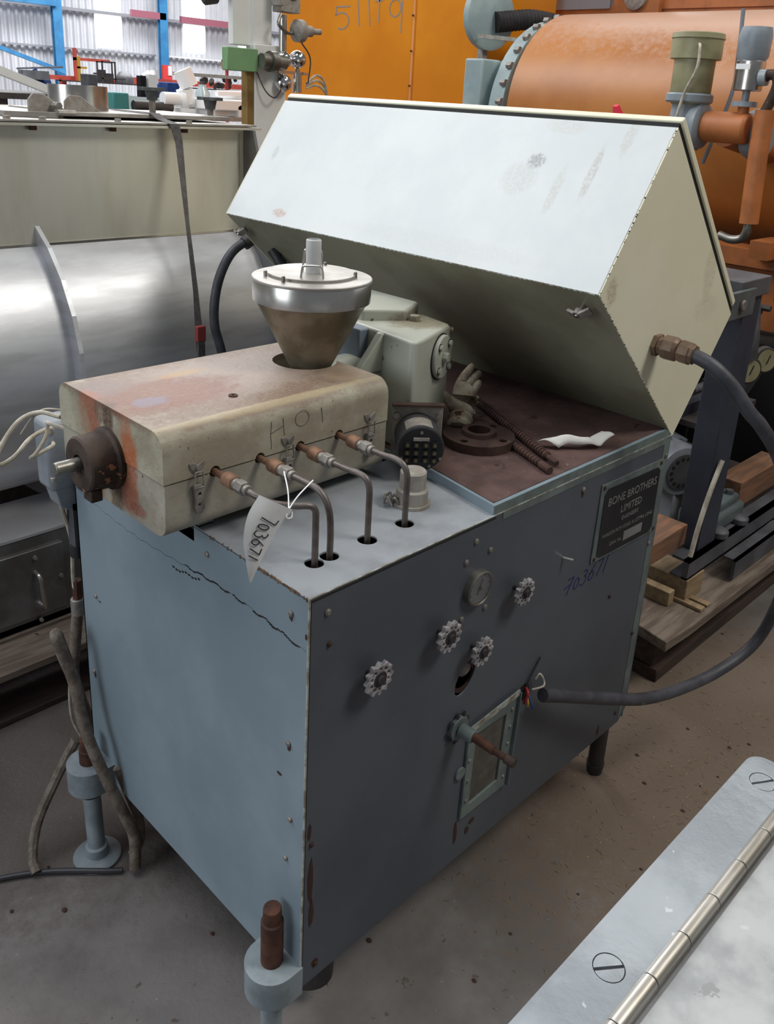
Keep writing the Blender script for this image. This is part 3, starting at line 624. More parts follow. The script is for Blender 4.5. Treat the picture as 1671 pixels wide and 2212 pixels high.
# ================================================================== HOPPER
HX, HY = .349, .424
hp = thing('feed_hopper', (HX, HY, 1.07), 'conical stainless feed hopper with flat lid and wire handles', 'hopper')
MB().lathe((HX, HY, 1.065), (0, 0, 1), [(.024, 0), (.040, .050), (.108, .185), (.110, .188), (.106, .186), (.037, .050), (.022, 0)], 48, closed=False).build('cone', 'hopper_cone', hp)
MB().lathe((HX, HY, 1.246), (0, 0, 1), [(.108, 0), (.1125, .003), (.1135, .040), (.112, .043), (.108, .043), (.106, .004), (.108, 0)], 56, closed=False).build('rim_band', 'steel_bright', hp)
MB().lathe((HX, HY, 1.288), (0, 0, 1), [(.1145, 0), (.1145, .004), (.113, .0055)], 56).build('lid', 'hopper_lid', hp)
MB().lathe((HX+.008, HY+.012, 1.293), (0, 0, 1), [(.086, 0), (.086, .005), (.085, .006)], 48).build('lid_disc', 'hopper_lid', hp)
MB().lathe((HX+.002, HY+.0, 1.299), (0, 0, 1), [(.0135, 0), (.0145, .002), (.0145, .062), (.0125, .064), (.0125, .004)], 24).build('sight_tube', 'frosted_plastic', hp)
U = Vector((.76, -.65, 0)); V_ = Vector((.65, .76, 0))
def handle(off, w_, h_):
    c = Vector((HX, HY, 1.293))+V_*off
    pts = [c-U*(w_+.012), c-U*w_, c-U*(w_-.004)+Vector((0, 0, h_-.004)), c-U*(w_-.01)+Vector((0, 0, h_)), c+U*(w_-.01)+Vector((0, 0, h_)), c+U*(w_-.004)+Vector((0, 0, h_-.004)), c+U*w_, c+U*(w_+.012)]
    MB().tube(pts, .0022, seg=8, smooth=True, sub=4).build('wire_handle', 'steel_bright', hp)
handle(-.05, .022, .028); handle(.022, .020, .045)
for (a, b_) in ((-.085, -.02), (.06, -.055), (.075, .05), (-.08, .04)): MB().lathe((HX+a, HY+b_, 1.293), (0, 0, 1), [(.0035, 0), (.0035, .011), (.002, .012)], 8).build('stud', 'steel_dull', hp)

# ================================================================== GEARBOX
gb = thing('gearbox', (.55, .37, .951), 'pale green cast gearbox with a round bolted side cover', 'gearbox')
outl = [(.463, .262), (.470, .254), (.50, .262), (.628, .308), (.640, .325), (.655, .41), (.56, .50), (.48, .45)]
MB().poly(outl, [], XY(.951), 0, .229).build('casting', 'casting_green', gb, bevel=.006, bseg=3)
MB().lathe((.39, .414, 1.035), (1, 0, 0), [(.066, 0), (.066, .02), (.085, .05), (.088, .10), (.06, .10)], 40).build('neck', 'casting_green', gb)
MB().poly([(.40, 1.10), (.50, 1.10), (.50, 1.178), (.468, 1.178)], [], lambda u, v, t: Vector((u, .345+t, v)), 0, .018).build('gusset', 'casting_green', gb, bevel=.003)
MB().box((.452, .395, .955), (.50, .515, 1.177)).build('joint_flange', 'casting_blue', gb, bevel=.003)
MB().box((.445, .519, .955), (.505, .60, 1.178)).build('joint_flange', 'casting_green', gb, bevel=.003)
MB().poly([(.50, .44), (.58, .39), (.66, .43), (.66, .60), (.50, .60)], [], XY(.955), 0, .248).build('rear_casting', 'casting_green', gb, bevel=.006)
# cover on the slanted front face
fn_d = (Vector((.628, .308, 0))-Vector((.50, .262, 0))).normalized(); fn_n = Vector((fn_d.y, -fn_d.x, 0))
cc = Vector((.583, .2915, 1.125))
cv = MB().lathe(cc, fn_n, [(.046, -.002), (.046, .007), (.044, .009), (.001, .009)], 36).build('round_cover', 'casting_green', gb)
MB().ring(cc, fn_n, .046, .049, .0015, 36).build('cover_joint', 'seam_dark', cv)
for k in range(4):
    a = PI/4+k*PI/2; p = cc+fn_d*.035*math.cos(a)+Vector((0, 0, .035*math.sin(a)))+fn_n*.009
    MB().cyl(p, p+fn_n*.006, .0065, seg=6).build('bolt', 'casting_green', cv)
    MB().ring(p, fn_n, .0065, .0085, .0006, 14).build('bolt_stain', 'seam_dark', cv)
MB().cyl(cc+fn_n*.009, cc+fn_n*.019, .011, seg=6).build('centre_bolt', 'casting_green', cv, bevel=.001)
MB().cyl((.595, .38, 1.18), (.595, .38, 1.192), .012, seg=6).build('filler_plug', 'casting_green', gb, bevel=.001)
MB().cyl((.636, .316, 1.168), (.640, .312, 1.166), .008, seg=10).build('plug', 'brass_dirty', gb)

gb.location += Vector((.006, .007, 0))
# ================================================================== CONTROL ENCLOSURE (tipped-back box)
EY0, EY1 = 0.0, 1.185
A, B, C, D = (.679, 1.299), (.878, 1.598), (1.271, 1.187), (1.072, .926)
en = thing('control_enclosure', (.97, .59, .926), 'large white and cream steel control enclosure tilted back on the cabinet', 'enclosure')
def YX(y0): return lambda u, v, t: Vector((u, y0+t, v))
def wallp(p, q, th, m, name, y0=EY0, y1=EY1):
    p = Vector((p[0], 0, p[1])); q = Vector((q[0], 0, q[1])); d = (q-p).normalized(); n_ = Vector((d.z, 0, -d.x))
    cen = Vector((.975, 0, 1.25))
    if (cen-p).dot(n_) < 0: n_ = -n_
    vs = []
    for y in (y0, y1): vs += [Vector((p.x, y, p.z)), Vector((q.x, y, q.z)), Vector((q.x, y, q.z))+n_*th, Vector((p.x, y, p.z))+n_*th]
    MB().add(vs, [(0, 1, 2, 3), (7, 6, 5, 4), (0, 4, 5, 1), (1, 5, 6, 2), (2, 6, 7, 3), (3, 7, 4, 0)]).build(name, m, en, bevel=.0015)
wallp(A, B, .003, 'skylit_enamel', 'sloping_panel', EY0+.0035, EY1-.0035); wallp(D, A, .003, 'shaded_enamel', 'underside_panel', EY0+.0035, EY1-.0035); wallp(C, D, .003, 'cream_enamel', 'rear_panel', EY0+.0035, EY1-.0035)
for y in (EY0, EY1-.003): MB().poly([A, B, C, D], [], YX(y), 0, .003).build('end_panel', 'cream_enamel', en, bevel=.001)
# gasket gap and door
dn = Vector((B[1]-C[1], 0, -(B[0]-C[0]))).normalized()
def off(p, k): return (p[0]+dn.x*k, p[1]+dn.z*k)
dd = Vector((C[0]-B[0], 0, C[1]-B[1])).normalized()
def along(p, k): return (p[0]+dd.x*k, p[1]+dd.z*k)
MB().poly([along(B, .004), along(C, -.004), along(off(C, .012), -.004), along(off(B, .012), .002)], [], YX(EY0+.003), 0, EY1-.006).build('gasket', 'black_gasket', en, smooth=0)
MB().poly([along(off(B, .0125), -.002), along(off(C, .0125), -.012), along(off(C, .028), -.016), along(off(B, .028), .0)], [], YX(EY0-.001), 0, EY1+.002).build('door', 'cream_enamel', en, bevel=.003)
# worn bright arris along the lower edge
mb = MB()
for i in range(90):
    y = .01+i*.0130; mb.box((A[0]-.0012, y, A[1]-.0012), (A[0]+.0016, y+.0125*random.uniform(.4, 1.02), A[1]+.0012))
mb.build('worn_edge', 'edge_light', en, smooth=0)
mb = MB()
for i in range(80):
    f = i/80; g_ = random.random()
    for (P, Q) in ((A, B), (A, D)):
        px_, pz_ = P[0]+(Q[0]-P[0])*f, P[1]+(Q[1]-P[1])*f
        if random.random() < (.22 if P is A and Q is B else .4): mb.sphere((px_, .0008, pz_), .0010+.0010*g_, 5, 4)
mb.build('worn_edge', 'chip_brown', en, smooth=0); 
# wing bolts underneath
un = Vector((-(A[1]-D[1]), 0, (A[0]-D[0]))).normalized()
for y in (.052, 1.145):
    p = Vector((.712, y, 1.268))
    if un.z > 0: un = -un
    b_ = MB().cyl(p, p+un*.030, .0045, seg=10).build('wing_bolt', 'steel_bright', en)
    MB().cyl(p+un*.014, p+un*.027, .010, seg=8).bar(p+un*.016+Vector((0, -.024, .006)), p+un*.026+Vector((0, -.004, 0)), .016, .007, un).bar(p+un*.016+Vector((0, .024, -.006)), p+un*.026+Vector((0, .004, 0)), .016, .007, un).build('wing_nut', 'steel_nut', b_, bevel=.001)
# cable gland and cable
gl = thing('power_cable', (.923, -.02, FLOOR), 'thick grey cable looping from the enclosure gland to the cabinet front', 'cable')
MB().lathe((.923, .0, 1.168), (0, -1, 0), [(.025, 0), (.025, .010), (.020, .010)], 6).build('gland', 'brass_dirty', gl, bevel=.001)
MB().lathe((.923, -.010, 1.168), (0, -1, 0), [(.020, 0), (.020, .010), (.026, .012), (.026, .036), (.020, .044), (.018, .044)], 8).build('gland', 'brass_dirty', gl, bevel=.001)
MB().lathe((.923, -.052, 1.168), (0, -1, -.06), [(.017, 0), (.024, .006), (.024, .028), (.021, .029), (.021, .036), (.017, .037)], 8).build('gland', 'brass_dirty', gl, bevel=.001)
MB().tube([(.923, -.07, 1.167), (.925, -.105, 1.160), (.932, -.135, 1.145), (.948, -.168, 1.113), (.970, -.20, 1.066), (1.01, -.215, 1.03), (1.085, -.235, .95), (1.20, -.25, .80), (1.32, -.235, .60), (1.40, -.20, .42), (1.39, -.17, .31), (1.28, -.135, .262), (1.12, -.105, .268), (.98, -.085, .302), (.86, -.065, .352), (.76, -.052, .400), (.68, -.040, .438), (.615, -.030, .467)], .0145, seg=14, sub=8).build('cable_sheath', 'cable_grey', gl)
# left-hand enclosure cable and ribbed conduit
lc = thing('enclosure_lead', (.70, 1.22, .80), 'black cable arching down behind the heater cover on the left', 'cable')
MB().tube([(.86, 1.187, 1.235), (.80, 1.215, 1.222), (.765, 1.22, 1.205)], .019, seg=12).build('shrink_boot', 'cable_black', lc)
MB().tube([(.79, 1.22, 1.22), (.73, 1.225, 1.186), (.690, 1.225, 1.13), (.668, 1.225, 1.06), (.665, 1.225, .98), (.685, 1.222, .90), (.70, 1.22, .80)], .0135, seg=12).build('cable_sheath', 'cable_grey', lc)
tag(MB().tube([(.775, 1.10, 1.205)]+[(.775+.004*i, 1.09-.008*i, 1.195-.012*i) for i in range(1, 20)], .017, seg=12, smooth=False, rib=.8).build('ribbed_conduit', 'cable_black', loc=(.85, 1.0, .95)), 'short black ribbed conduit hanging below the enclosure behind the hopper', 'conduit')

# ================================================================== LOOSE THINGS ON THE TABLE
ZT = .9504
ti = thing('terminal_drum', (.46, .228, ZT), 'round black instrument with twelve screw terminals, lying on its side', 'instrument')
ax = Vector((-.65, -.756, 0)).normalized(); f0 = Vector((.424, .186, ZT+.0475)); side = Vector((0, 0, 1)).cross(ax)
MB().lathe(f0-ax*.080, ax, [(.0435, 0), (.0435, .073), (.0455, .073), (.0455, .079), (.043, .080)], 44).build('housing', 'graphite', ti)
def FF(u, v, t): return f0+ax*t+side*u+Vector((0, 0, v))
MB().cyl(f0, f0+ax*.003, .0425, seg=40).build('terminal_face', 'black_plastic', ti)
for r_ in range(3):
    for c_ in (-.026, -.009, .009, .026):
        u, v = c_, .010-.0155*r_
        k = MB().add([FF(u+du, v+dv_, tt) for tt in (.003, .008) for (du, dv_) in ((-.0055, -.0055), (.0055, -.0055), (.0055, .0055), (-.0055, .0055))], [(0, 1, 2, 3), (7, 6, 5, 4), (0, 4, 5, 1), (1, 5, 6, 2), (2, 6, 7, 3), (3, 7, 4, 0)]).build('terminal_block', 'black_plastic', ti, smooth=0)
        MB().cyl(FF(u, v, .007), FF(u, v, .010), .0034, seg=8).build('terminal_screw', 'brass', k)
MB().add([FF(u, v, tt) for tt in (.003, .006) for (u, v) in ((-.015, .018), (.015, .018), (.015, .024), (-.015, .024))], [(0, 1, 2, 3), (7, 6, 5, 4), (0, 4, 5, 1), (1, 5, 6, 2), (2, 6, 7, 3), (3, 7, 4, 0)]).build('label_strip', 'label_grey', ti, smooth=0)
for (u, v) in ((0, .034), (-.036, -.018), (.038, -.018), (.0, -.034), (.018, -.033)): MB().cyl(FF(u, v, .002), FF(u, v, .005), .003, seg=8).build('face_screw', 'steel_nut', ti)
# square back bracket
bc = f0-ax*.080
def FB(u, v, t): return bc-ax*t+side*u+Vector((0, 0, v))
MB().poly([(-.050, -.0475), (.050, -.0475), (.050, .058), (-.050, .058)], [], FB, 0, .004).build('back_plate', 'label_grey', ti, bevel=.001)
MB().poly([(-.051, .058), (.051, .058), (.051, .063), (-.051, .063)], [], FB, -.010, .006).build('back_flange', 'flange_rust', ti, smooth=0)
for u in (-.042, .042): MB().cyl(FB(u, .038, -.008), FB(u, .038, .002), .006, seg=8).build('corner_screw', 'steel_nut', ti)
mb = MB(); vs = []; 
for k in range(9):
    a = math.radians(58+k*9); 
    for h in (.012, .055): vs.append(f0-ax*h+(side*math.cos(a)+Vector((0, 0, math.sin(a))))*.0439)
mb.add(vs, [(i, i+1, i+3, i+2) for i in range(0, 16, 2)]).build('rating_label', 'label_grey', ti)
# pipe flange
fl = thing('pipe_flange', (.634, .215, ZT), 'rusty round pipe flange with four bolt holes lying flat', 'flange')
MB().poly(circ(.634, .215, .0755, 48), [circ(.634, .215, .026, 24)]+[circ(.634+.058*math.cos(a), .215+.058*math.sin(a), .0085, 14) for a in (.15, .15+PI/2, .15+PI, .15+1.5*PI)], XY(ZT), 0, .020).build('flange_disc', 'flange_rust', fl, bevel=.002)
MB().lathe((.634, .215, ZT+.019), (0, 0, 1), [(.026, 0), (.037, 0), (.035, .010), (.024, .010), (.024, -.015)], 36, closed=False).build('hub', 'flange_rust', fl)
# threaded rods
def rod(name, p, q, r, lab, thread=True, sleeve=False):
    p = Vector(p); q = Vector(q); t = thing(name, tuple((p+q)/2-Vector((0, 0, r))), lab, 'rod')
    d = (q-p); n_ = int(d.length/.010)
    if thread:
        pr = []
        for i in range(n_): h = d.length*i/n_; pr += [(r, h), (r*1.0, h+.006), (r*.72, h+.0065), (r*.72, h+.0095)]
        MB().lathe(p, d, pr, 14).build('screw_thread', 'rod_rust', t)
    else: MB().cyl(p, q, r, seg=14).build('shaft', 'rod_rust', t)
    MB().cyl(q, q+d.normalized()*.035, r*(.62 if sleeve else 1.02), seg=12).build('plain_end', 'rod_rust', t, bevel=.001)
    return t
rod('threaded_rod', (.83, .41, ZT+.013), (.668, .062, ZT+.010), .0095, 'longer rusty threaded rod with a thin plain end, lying on the maroon table', sleeve=True)
rod('threaded_rod', (.715, .275, ZT+.0085), (.628, .052, ZT+.0085), .0078, 'shorter rusty threaded rod lying in front, rounded end towards the cabinet edge')
# torn paper scrap
pv = []; nu, nv = 14, 6
for j in range(nv+1):
    for i in range(nu+1):
        u, v = i/nu, j/nv
        x = .712+.125*u+.02*v*(1-u); y = .125-.080*u-.045*v*(1-.3*u)+.004*math.sin(9*u)
        z = ZT+.003+.026*abs(math.sin(2.6*u+.6))*math.sin(PI*v*.7+.5)*(1 if u < .75 else .8)+(.13*(u-.78) if u > .78 else 0)+.002*math.sin(17*u+5*v)
        pv.append((x, y, max(z, ZT+.001)))
sc_ = MB().add(pv, [(j*(nu+1)+i, j*(nu+1)+i+1, (j+1)*(nu+1)+i+1, (j+1)*(nu+1)+i) for j in range(nv) for i in range(nu)]).build('paper_scrap', 'paper', loc=(.79, .08, ZT), smooth=60)
sm = sc_.modifiers.new('thick', 'SOLIDIFY'); sm.thickness = .0006
tag(sc_, 'crumpled white paper scrap lying on the maroon table beside the rods', 'paper')
# glove
G = thing('work_glove', (.70, .36, ZT), 'dirty off-white cotton work glove lying crumpled with fingers pointing up', 'glove')
gm = bpy.data.meshes.new('glove'); 
def skin(pts, edges, radii, root, name, m, parent, sub=2):
    off_ = worldloc(parent); me = bpy.data.meshes.new(name); me.from_pydata([Vector(p)-off_ for p in pts], edges, []); o = bpy.data.objects.new(name, me); COL.objects.link(o); o.parent = parent
    sk = o.modifiers.new('skin', 'SKIN')
    for i, r in enumerate(radii):
        sv = me.skin_vertices[0].data[i]; sv.radius = r if isinstance(r, tuple) else (r, r); sv.use_root = (i == root)
    s2 = o.modifiers.new('sub', 'SUBSURF'); s2.levels = sub; s2.render_levels = sub
    sk.use_smooth_shade = True
    me.materials.append(MATS[m]); return o
# palm chain and fingers (built from the wrist up)
gp = [(.660, .288, ZT+.024), (.672, .296, ZT+.038), (.695, .314, ZT+.052), (.716, .330, ZT+.064)]
ge = [(0, 1), (1, 2), (2, 3)]; gr = [(.025, .020), (.030, .020), (.030, .017), (.025, .014)]
def finger(base, pts, rs):
    k = base
    for p, r in zip(pts, rs): gp.append(p); gr.append(r); ge.append((k, len(gp)-1)); k = len(gp)-1
finger(3, [(.722, .348, ZT+.078), (.745, .358, ZT+.088), (.770, .364, ZT+.098), (.788, .370, ZT+.105)], [.0125, .0105, .0095, .0065])
finger(3, [(.735, .340, ZT+.070), (.760, .348, ZT+.078), (.788, .354, ZT+.085), (.802, .358, ZT+.088)], [.0125, .0105, .0095, .0065])
finger(3, [(.730, .326, ZT+.056), (.750, .330, ZT+.064), (.768, .334, ZT+.072), (.778, .337, ZT+.076)], [.0120, .0105, .0090, .006])
finger(2, [(.715, .306, ZT+.044), (.728, .306, ZT+.050), (.738, .308, ZT+.054)], [.012, .010, .007])
finger(1, [(.652, .312, ZT+.058), (.634, .318, ZT+.076), (.622, .323, ZT+.092), (.618, .325, ZT+.100)], [.013, .011, .009, .006])
skin(gp, ge, gr, 1, 'knitted_hand', 'glove_cotton', G)
MB().lathe((.642, .276, ZT+.014), Vector((.018, .012, .016)), [(.023, -.010), (.027, -.004), (.024, .006), (.028, .014), (.024, .022)], 20).build('cuff', 'glove_cotton', G)
for v in G.children:
    if v.name.startswith('cuff'): v.location.z = .006

# ================================================================== LEFT SIDE: junction box, wires, hoses
jb = thing('junction_box', (-.012, .755, .80), 'pale grey junction box on the back corner of the cabinet', 'junction box')
MB().box((-.045, .742, .835), (.02, .81, .985)).build('housing', 'motor_grey', jb, bevel=.012, bseg=3)
MB().poly([(-.028, .80), (.018, .77), (.018, .85), (-.040, .85)], [], lambda u, v, t: Vector((u, .745+t, v)), 0, .05).build('lower_body', 'motor_grey', jb, bevel=.004)
MB().box((-.004, .745, .70), (.016, .775, .80)).build('conduit_stub', 'grey_steel', jb)
MB().cyl((.006, .76, .70), (.006, .76, .672), .015, seg=12).build('conduit_end', 'cable_black', jb)
def wire(pts, r, m, lab, name='heater_wire', cat='wire', group=None):
    lo = Vector(pts[-1]); o = MB().tube(pts, r, seg=8, sub=8).build(name, m, loc=lo); return tag(o, lab, cat, group)
wire([(-.084, .588, 1.055), (-.10, .64, 1.052), (-.13, .66, 1.035), (-.165, .66, .995), (-.176, .655, .972), (-.168, .655, .963), (-.14, .66, .972), (-.10, .69, .985), (-.05, .72, .985), (-.035, .742, .965)], .0042, 'wire_white', 'thick white wire making the widest loop left of the heater cover')
wire([(-.075, .59, 1.03), (-.085, .64, 1.028), (-.068, .68, 1.01), (-.075, .68, .985), (-.10, .67, .962), (-.112, .665, .958), (-.09, .68, .955), (-.05, .71, .953), (-.035, .742, .945)], .0036, 'wire_white', 'white wire looping tightly beside the die flange')
wire([(-.07, .60, 1.062), (-.09, .64, 1.056), (-.11, .65, 1.040), (-.13, .655, 1.012)], .0014, 'wire_white', 'thin frayed wire end pointing left above the wire loops')
wire([(-.04, .745, .87), (-.020, .765, .80), (.004, .782, .70), (.003, .785, .60), (.010, .785, .50)], .0045, 'wire_white', 'pale wire running straight down the back corner of the cabinet')
hz = thing('braided_hose', (.04, .70, FLOOR), 'brown braided hose hanging in a loop beside the rear jack', 'hose')
MB().cyl((.008, .785, .555), (.008, .785, .515), .014, seg=14).build('ferrule', 'steel_nut', hz, bevel=.002)
MB().cyl((.010, .785, .60), (.010, .785, .552), .011, seg=6).build('hose_nut', 'rust_brown', hz, bevel=.001)
MB().tube([(.008, .785, .53), (.000, .79, .45), (-.008, .795, .36), (.006, .79, .27), (.022, .78, .19), (.030, .77, .11)], .0125, seg=12).build('hose_sheath', 'hose_braid', hz)
h2 = thing('coiled_hose', (.05, .62, FLOOR), 'grey-brown hose bent sharply over and trailing down to the floor by the jack foot', 'hose')
MB().tube([(-.005, .775, .30), (-.030, .76, .40), (-.052, .745, .48), (-.068, .725, .528), (-.074, .712, .525), (-.066, .70, .48), (-.054, .69, .42), (-.052, .665, .33), (-.046, .635, .265), (-.030, .610, .19), (-.008, .592, .105), (.002, .575, .05), (-.010, .555, FLOOR+.016)], .0125, seg=12).build('hose_sheath', 'hose_braid', h2)
MB().tube([(.0, .625, .21), (.012, .61, .15), (.025, .60, .08), (.02, .585, .03), (.0, .58, .0)], .012, seg=12).build('hose_tail', 'hose_braid', h2)
wire([(-.03, .76, .215), (-.07, .77, .14), (-.13, .76, .05), (-.165, .72, FLOOR+.03), (-.17, .69, FLOOR+.012)], .011, 'hose_braid', 'thin brown hose curving down to the floor left of the jack', 'drain_hose', 'hose')
wire([(-.40, .80, FLOOR+.008), (-.25, .74, FLOOR+.008), (-.15, .68, FLOOR+.008), (-.06, .60, FLOOR+.008), (-.03, .575, FLOOR+.008)], .006, 'cable_black', 'dark cable lying along the floor to the left edge', 'floor_cable', 'cable')
wire([(-.03, .76, .40), (-.035, .765, .33), (-.03, .77, .26), (-.012, .76, .20)], .0028, 'wire_white', 'thin pale wire dangling beside the bent hose', 'loose_wire')

# ================================================================== BIG STAINLESS TANK (left)
tk = thing('stainless_mixer_tank', (-.1, 1.79, .13), 'long stainless steel U-shaped mixer tank with welded rib, standing on a pallet', 'tank')
CY, CZ, CR = 1.79, .84, .42
X0, X1 = -1.3, 1.0
ang0 = math.atan2(.345, -.24)
prof_ = [(1.55, 1.50), (1.55, 1.185)]
n_ = 40; a_s = math.pi-math.atan2(.345, .24)+0; 
for k in range(n_+1):
    a = a_s+(2*PI-2*(a_s-PI/2)-PI+ (0))*k/n_*1.0 if False else a_s+(3*PI-2*a_s)*k/n_
    prof_.append((CY+CR*math.cos(a), CZ+CR*math.sin(a)))
prof_ += [(2.03, 1.185), (2.03, 1.50)]
vs = []; 
for (y, z) in prof_: vs += [(X0, y, z), (X1, y, z)]
ms = MB().add(vs[4:-4], [(i, i+2, i+3, i+1) for i in range(0, len(vs)-10, 2)]); ms.build('trough', 'stainless', tk, smooth=50)
MB().box((X0, 1.55, 1.185), (X1, 1.556, 1.50)).build('side_panel', 'stainless_panel', tk, smooth=0)
MB().box((X0, 2.024, 1.185), (X1, 2.03, 1.50)).build('side_panel', 'stainless_panel', tk, smooth=0)
MB().bar((X0, 1.549, 1.186), (X1, 1.549, 1.186), .006, .006).build('weld_seam', 'steel_bright', tk)
MB().bar((.98, 1.547, 1.19), (.98, 1.547, 1.49), .004, .006, (0, 1, 0)).build('weld_seam', 'steel_bright', tk)
MB().box((X0, 1.515, 1.500), (1.045, 2.06, 1.507)).build('rim_flange', 'stainless_panel', tk, smooth=0)
MB().box((X0, 1.52, 1.509), (1.03, 2.05, 1.515)).build('cover_plate', 'hopper_lid', tk, bevel=.001)
ep = [(1.50, 1.50), (1.42, 1.25)]+[(CY+(CR+.06)*math.cos(a), CZ+(CR+.06)*math.sin(a)) for a in [a_s+.1+(3*PI-2*a_s-.2)*k/24 for k in range(25)]]+[(2.16, 1.25), (2.07, 1.50)]
MB().poly(ep, [], lambda u, v, t: Vector((X1+t, u, v)), 0, .010).build('end_plate', 'stainless_dark', tk, smooth=0)
# welded rib
def ribring(x):
    out = []; inn = []
    a0_ = a_s-.10; a1_ = 3*PI-a_s+.10
    for k in range(25):
        a = a0_+(a1_-a0_)*k/24; out.append((CY+(CR+.045)*math.cos(a), CZ+(CR+.045)*math.sin(a))); inn.append((CY+CR*math.cos(a)*.999, CZ+CR*math.sin(a)*.999))
    MB().poly(out+inn[::-1], [], lambda u, v, t: Vector((x+t, u, v)), 0, .012).build('rib', 'stainless', tk, smooth=0)
ribring(.31)
# rim bolts
for x in (.321, .548, .779, .10): MB().cyl((x, 1.538, 1.499), (x, 1.538, 1.488), .011, seg=6).build('rim_bolt', 'rust_brown', tk)
for (x, y) in ((.254, 1.535), (.345, 1.53), (.56, 1.53), (.79, 1.53)): MB().cyl((x, y, 1.515), (x, y, 1.523), .010, seg=6).build('cover_bolt', 'label_grey', tk)
# hatch slab, spout, lugs, knobs
hsl = MB().box((.46, 1.62, 1.522), (1.0, 2.02, 1.534)).build('hatch', 'hopper_lid', tk, bevel=.002)
MB().poly([(.30, 1.66), (.43, 1.62), (.455, 1.64), (.455, 2.0), (.30, 2.0)], [], XY(1.516), 0, .014).build('hatch', 'hopper_lid', tk, smooth=0)
MB().lathe((.59, 1.82, 1.534), (0, 0, 1), [(.086, 0), (.086, .070), (.083, .070), (.083, 0)], 40, closed=False).build('spout', 'steel_bright', tk)
for (x, dy) in ((.405, 0), (.50, -.02)):
    MB().poly([(x-.03, 1.520), (x+.09, 1.520), (x+.085, 1.530), (x+.02, 1.575), (x-.015, 1.578), (x-.03, 1.56)], [], lambda u, v, t: Vector((u, 1.68+dy+t, v)), 0, .008).build('hinge_lug', 'label_grey', tk, bevel=.002)
MB().cyl((.445, 1.64, 1.548), (.445, 1.70, 1.548), .010, seg=6).cyl((.43, 1.62, 1.53), (.48, 1.62, 1.53), .009, seg=8).build('hinge_bolt', 'steel_nut', tk)
def knob(x, y, z, r):
    k = MB().cyl((x, y, 1.534), (x, y, z-.015), .010, seg=12).build('threaded_stud', 'steel_nut', tk)
    out = [(x+(r+.005*math.cos(7*a))*math.cos(a), y+(r+.005*math.cos(7*a))*math.sin(a)) for a in [2*PI*i/56 for i in range(56)]]
    MB().poly(out, [], XY(z), 0, .010).lathe((x, y, z-.028), (0, 0, 1), [(.016, 0), (.022, .028)], 16).build('knob', 'knob_black', k, bevel=.002)
knob(.81, 1.77, 1.600, .040); knob(1.005, 1.74, 1.580, .038)
# lower frame with access panel
MB().poly([(1.37, .13), (1.37, .42), (1.374, .42), (1.374, .13)], [], lambda u, v, t: Vector((X0+t, u, v)), 0, 2.1).build('skirt_panel', 'stainless_dark', tk, smooth=0)
MB().box((X0, 1.366, .416), (.82, 1.60, .424)).build('skirt_ledge', 'stainless', tk, smooth=0)
ac = MB().box((-.35, 1.362, .165), (.235, 1.370, .375)).build('access_panel', 'stainless_dark', tk, bevel=.001)
MB().tube([(.150, 1.362, .308), (.152, 1.335, .30), (.155, 1.335, .26), (.160, 1.335, .20), (.163, 1.362, .19)], .006, seg=8).build('bow_handle', 'steel_bright', ac)
for (x, z) in ((.153, .352), (.223, .27), (.155, .150)): MB().cyl((x, 1.363, z), (x, 1.355, z), .006, seg=6).build('panel_bolt', 'steel_nut', ac)
MB().box((X0, 1.37, .13), (.8, 1.42, .15)).box((X0, 2.1, .13), (.8, 2.15, .42)).box((.77, 1.37, .13), (.80, 2.15, .42)).build('base_frame', 'stainless_dark', tk, smooth=0)
# strap
st = thing('ratchet_strap', (.63, 1.26, .86), 'grey webbing strap pulled over the tank down to a red buckle', 'strap')
vs = []; sp = [(.735, 1.90, 1.5365), (.728, 1.62, 1.5365), (.73, 1.585, 1.522), (.728, 1.510, 1.512), (.735, 1.50, 1.46), (.70, 1.41, 1.24), (.665, 1.32, 1.06), (.64, 1.27, .96), (.635, 1.255, .90)]
sw = [.016, .016, .016, .016, .012, .006, .008, .012, .012]
for p, w_ in zip(sp, sw): vs += [Vector(p)+Vector((-w_, 0, 0)), Vector(p)+Vector((w_, 0, 0)), Vector(p)+Vector((w_, -.002, .0015)), Vector(p)+Vector((-w_, -.002, .0015))]
fs = []
for i in range(len(sp)-1):
    for k in range(4): fs.append((i*4+k, i*4+(k+1) % 4, i*4+4+(k+1) % 4, i*4+4+k))
MB().add(vs, fs).build('webbing', 'strap_grey', st, smooth=0)
MB().box((.622, 1.246, .93), (.650, 1.262, .975)).build('buckle', 'strap_red', st, bevel=.002)
MB().box((.624, 1.246, .86), (.646, 1.254, .93)).build('strap_tail', 'strap_grey', st, smooth=0)
# pallet under the tank
pa = thing('tank_pallet', (-.1, 1.5, FLOOR), 'weathered wooden pallet under the stainless tank', 'pallet')
for (y, w_) in ((1.205, .14), (1.36, .14), (1.52, .14), (1.70, .14), (1.88, .14), (2.06, .14)): MB().box((-1.3, y, .108), (.75, y+w_, .13)).build('board', 'wood_pallet', pa, bevel=.002)
for x in (-1.25, -.25, .62): MB().box((x, 1.22, FLOOR+.02), (x+.1, 2.2, .108)).build('bearer', 'wood_dark', pa, bevel=.002)
MB().box((-1.3, 1.205, FLOOR), (.75, 1.30, FLOOR+.018)).build('board', 'wood_dark', pa, bevel=.002)
MB().box((-1.3, 1.7, FLOOR), (.75, 1.80, FLOOR+.018)).build('board', 'wood_dark', pa, bevel=.002)

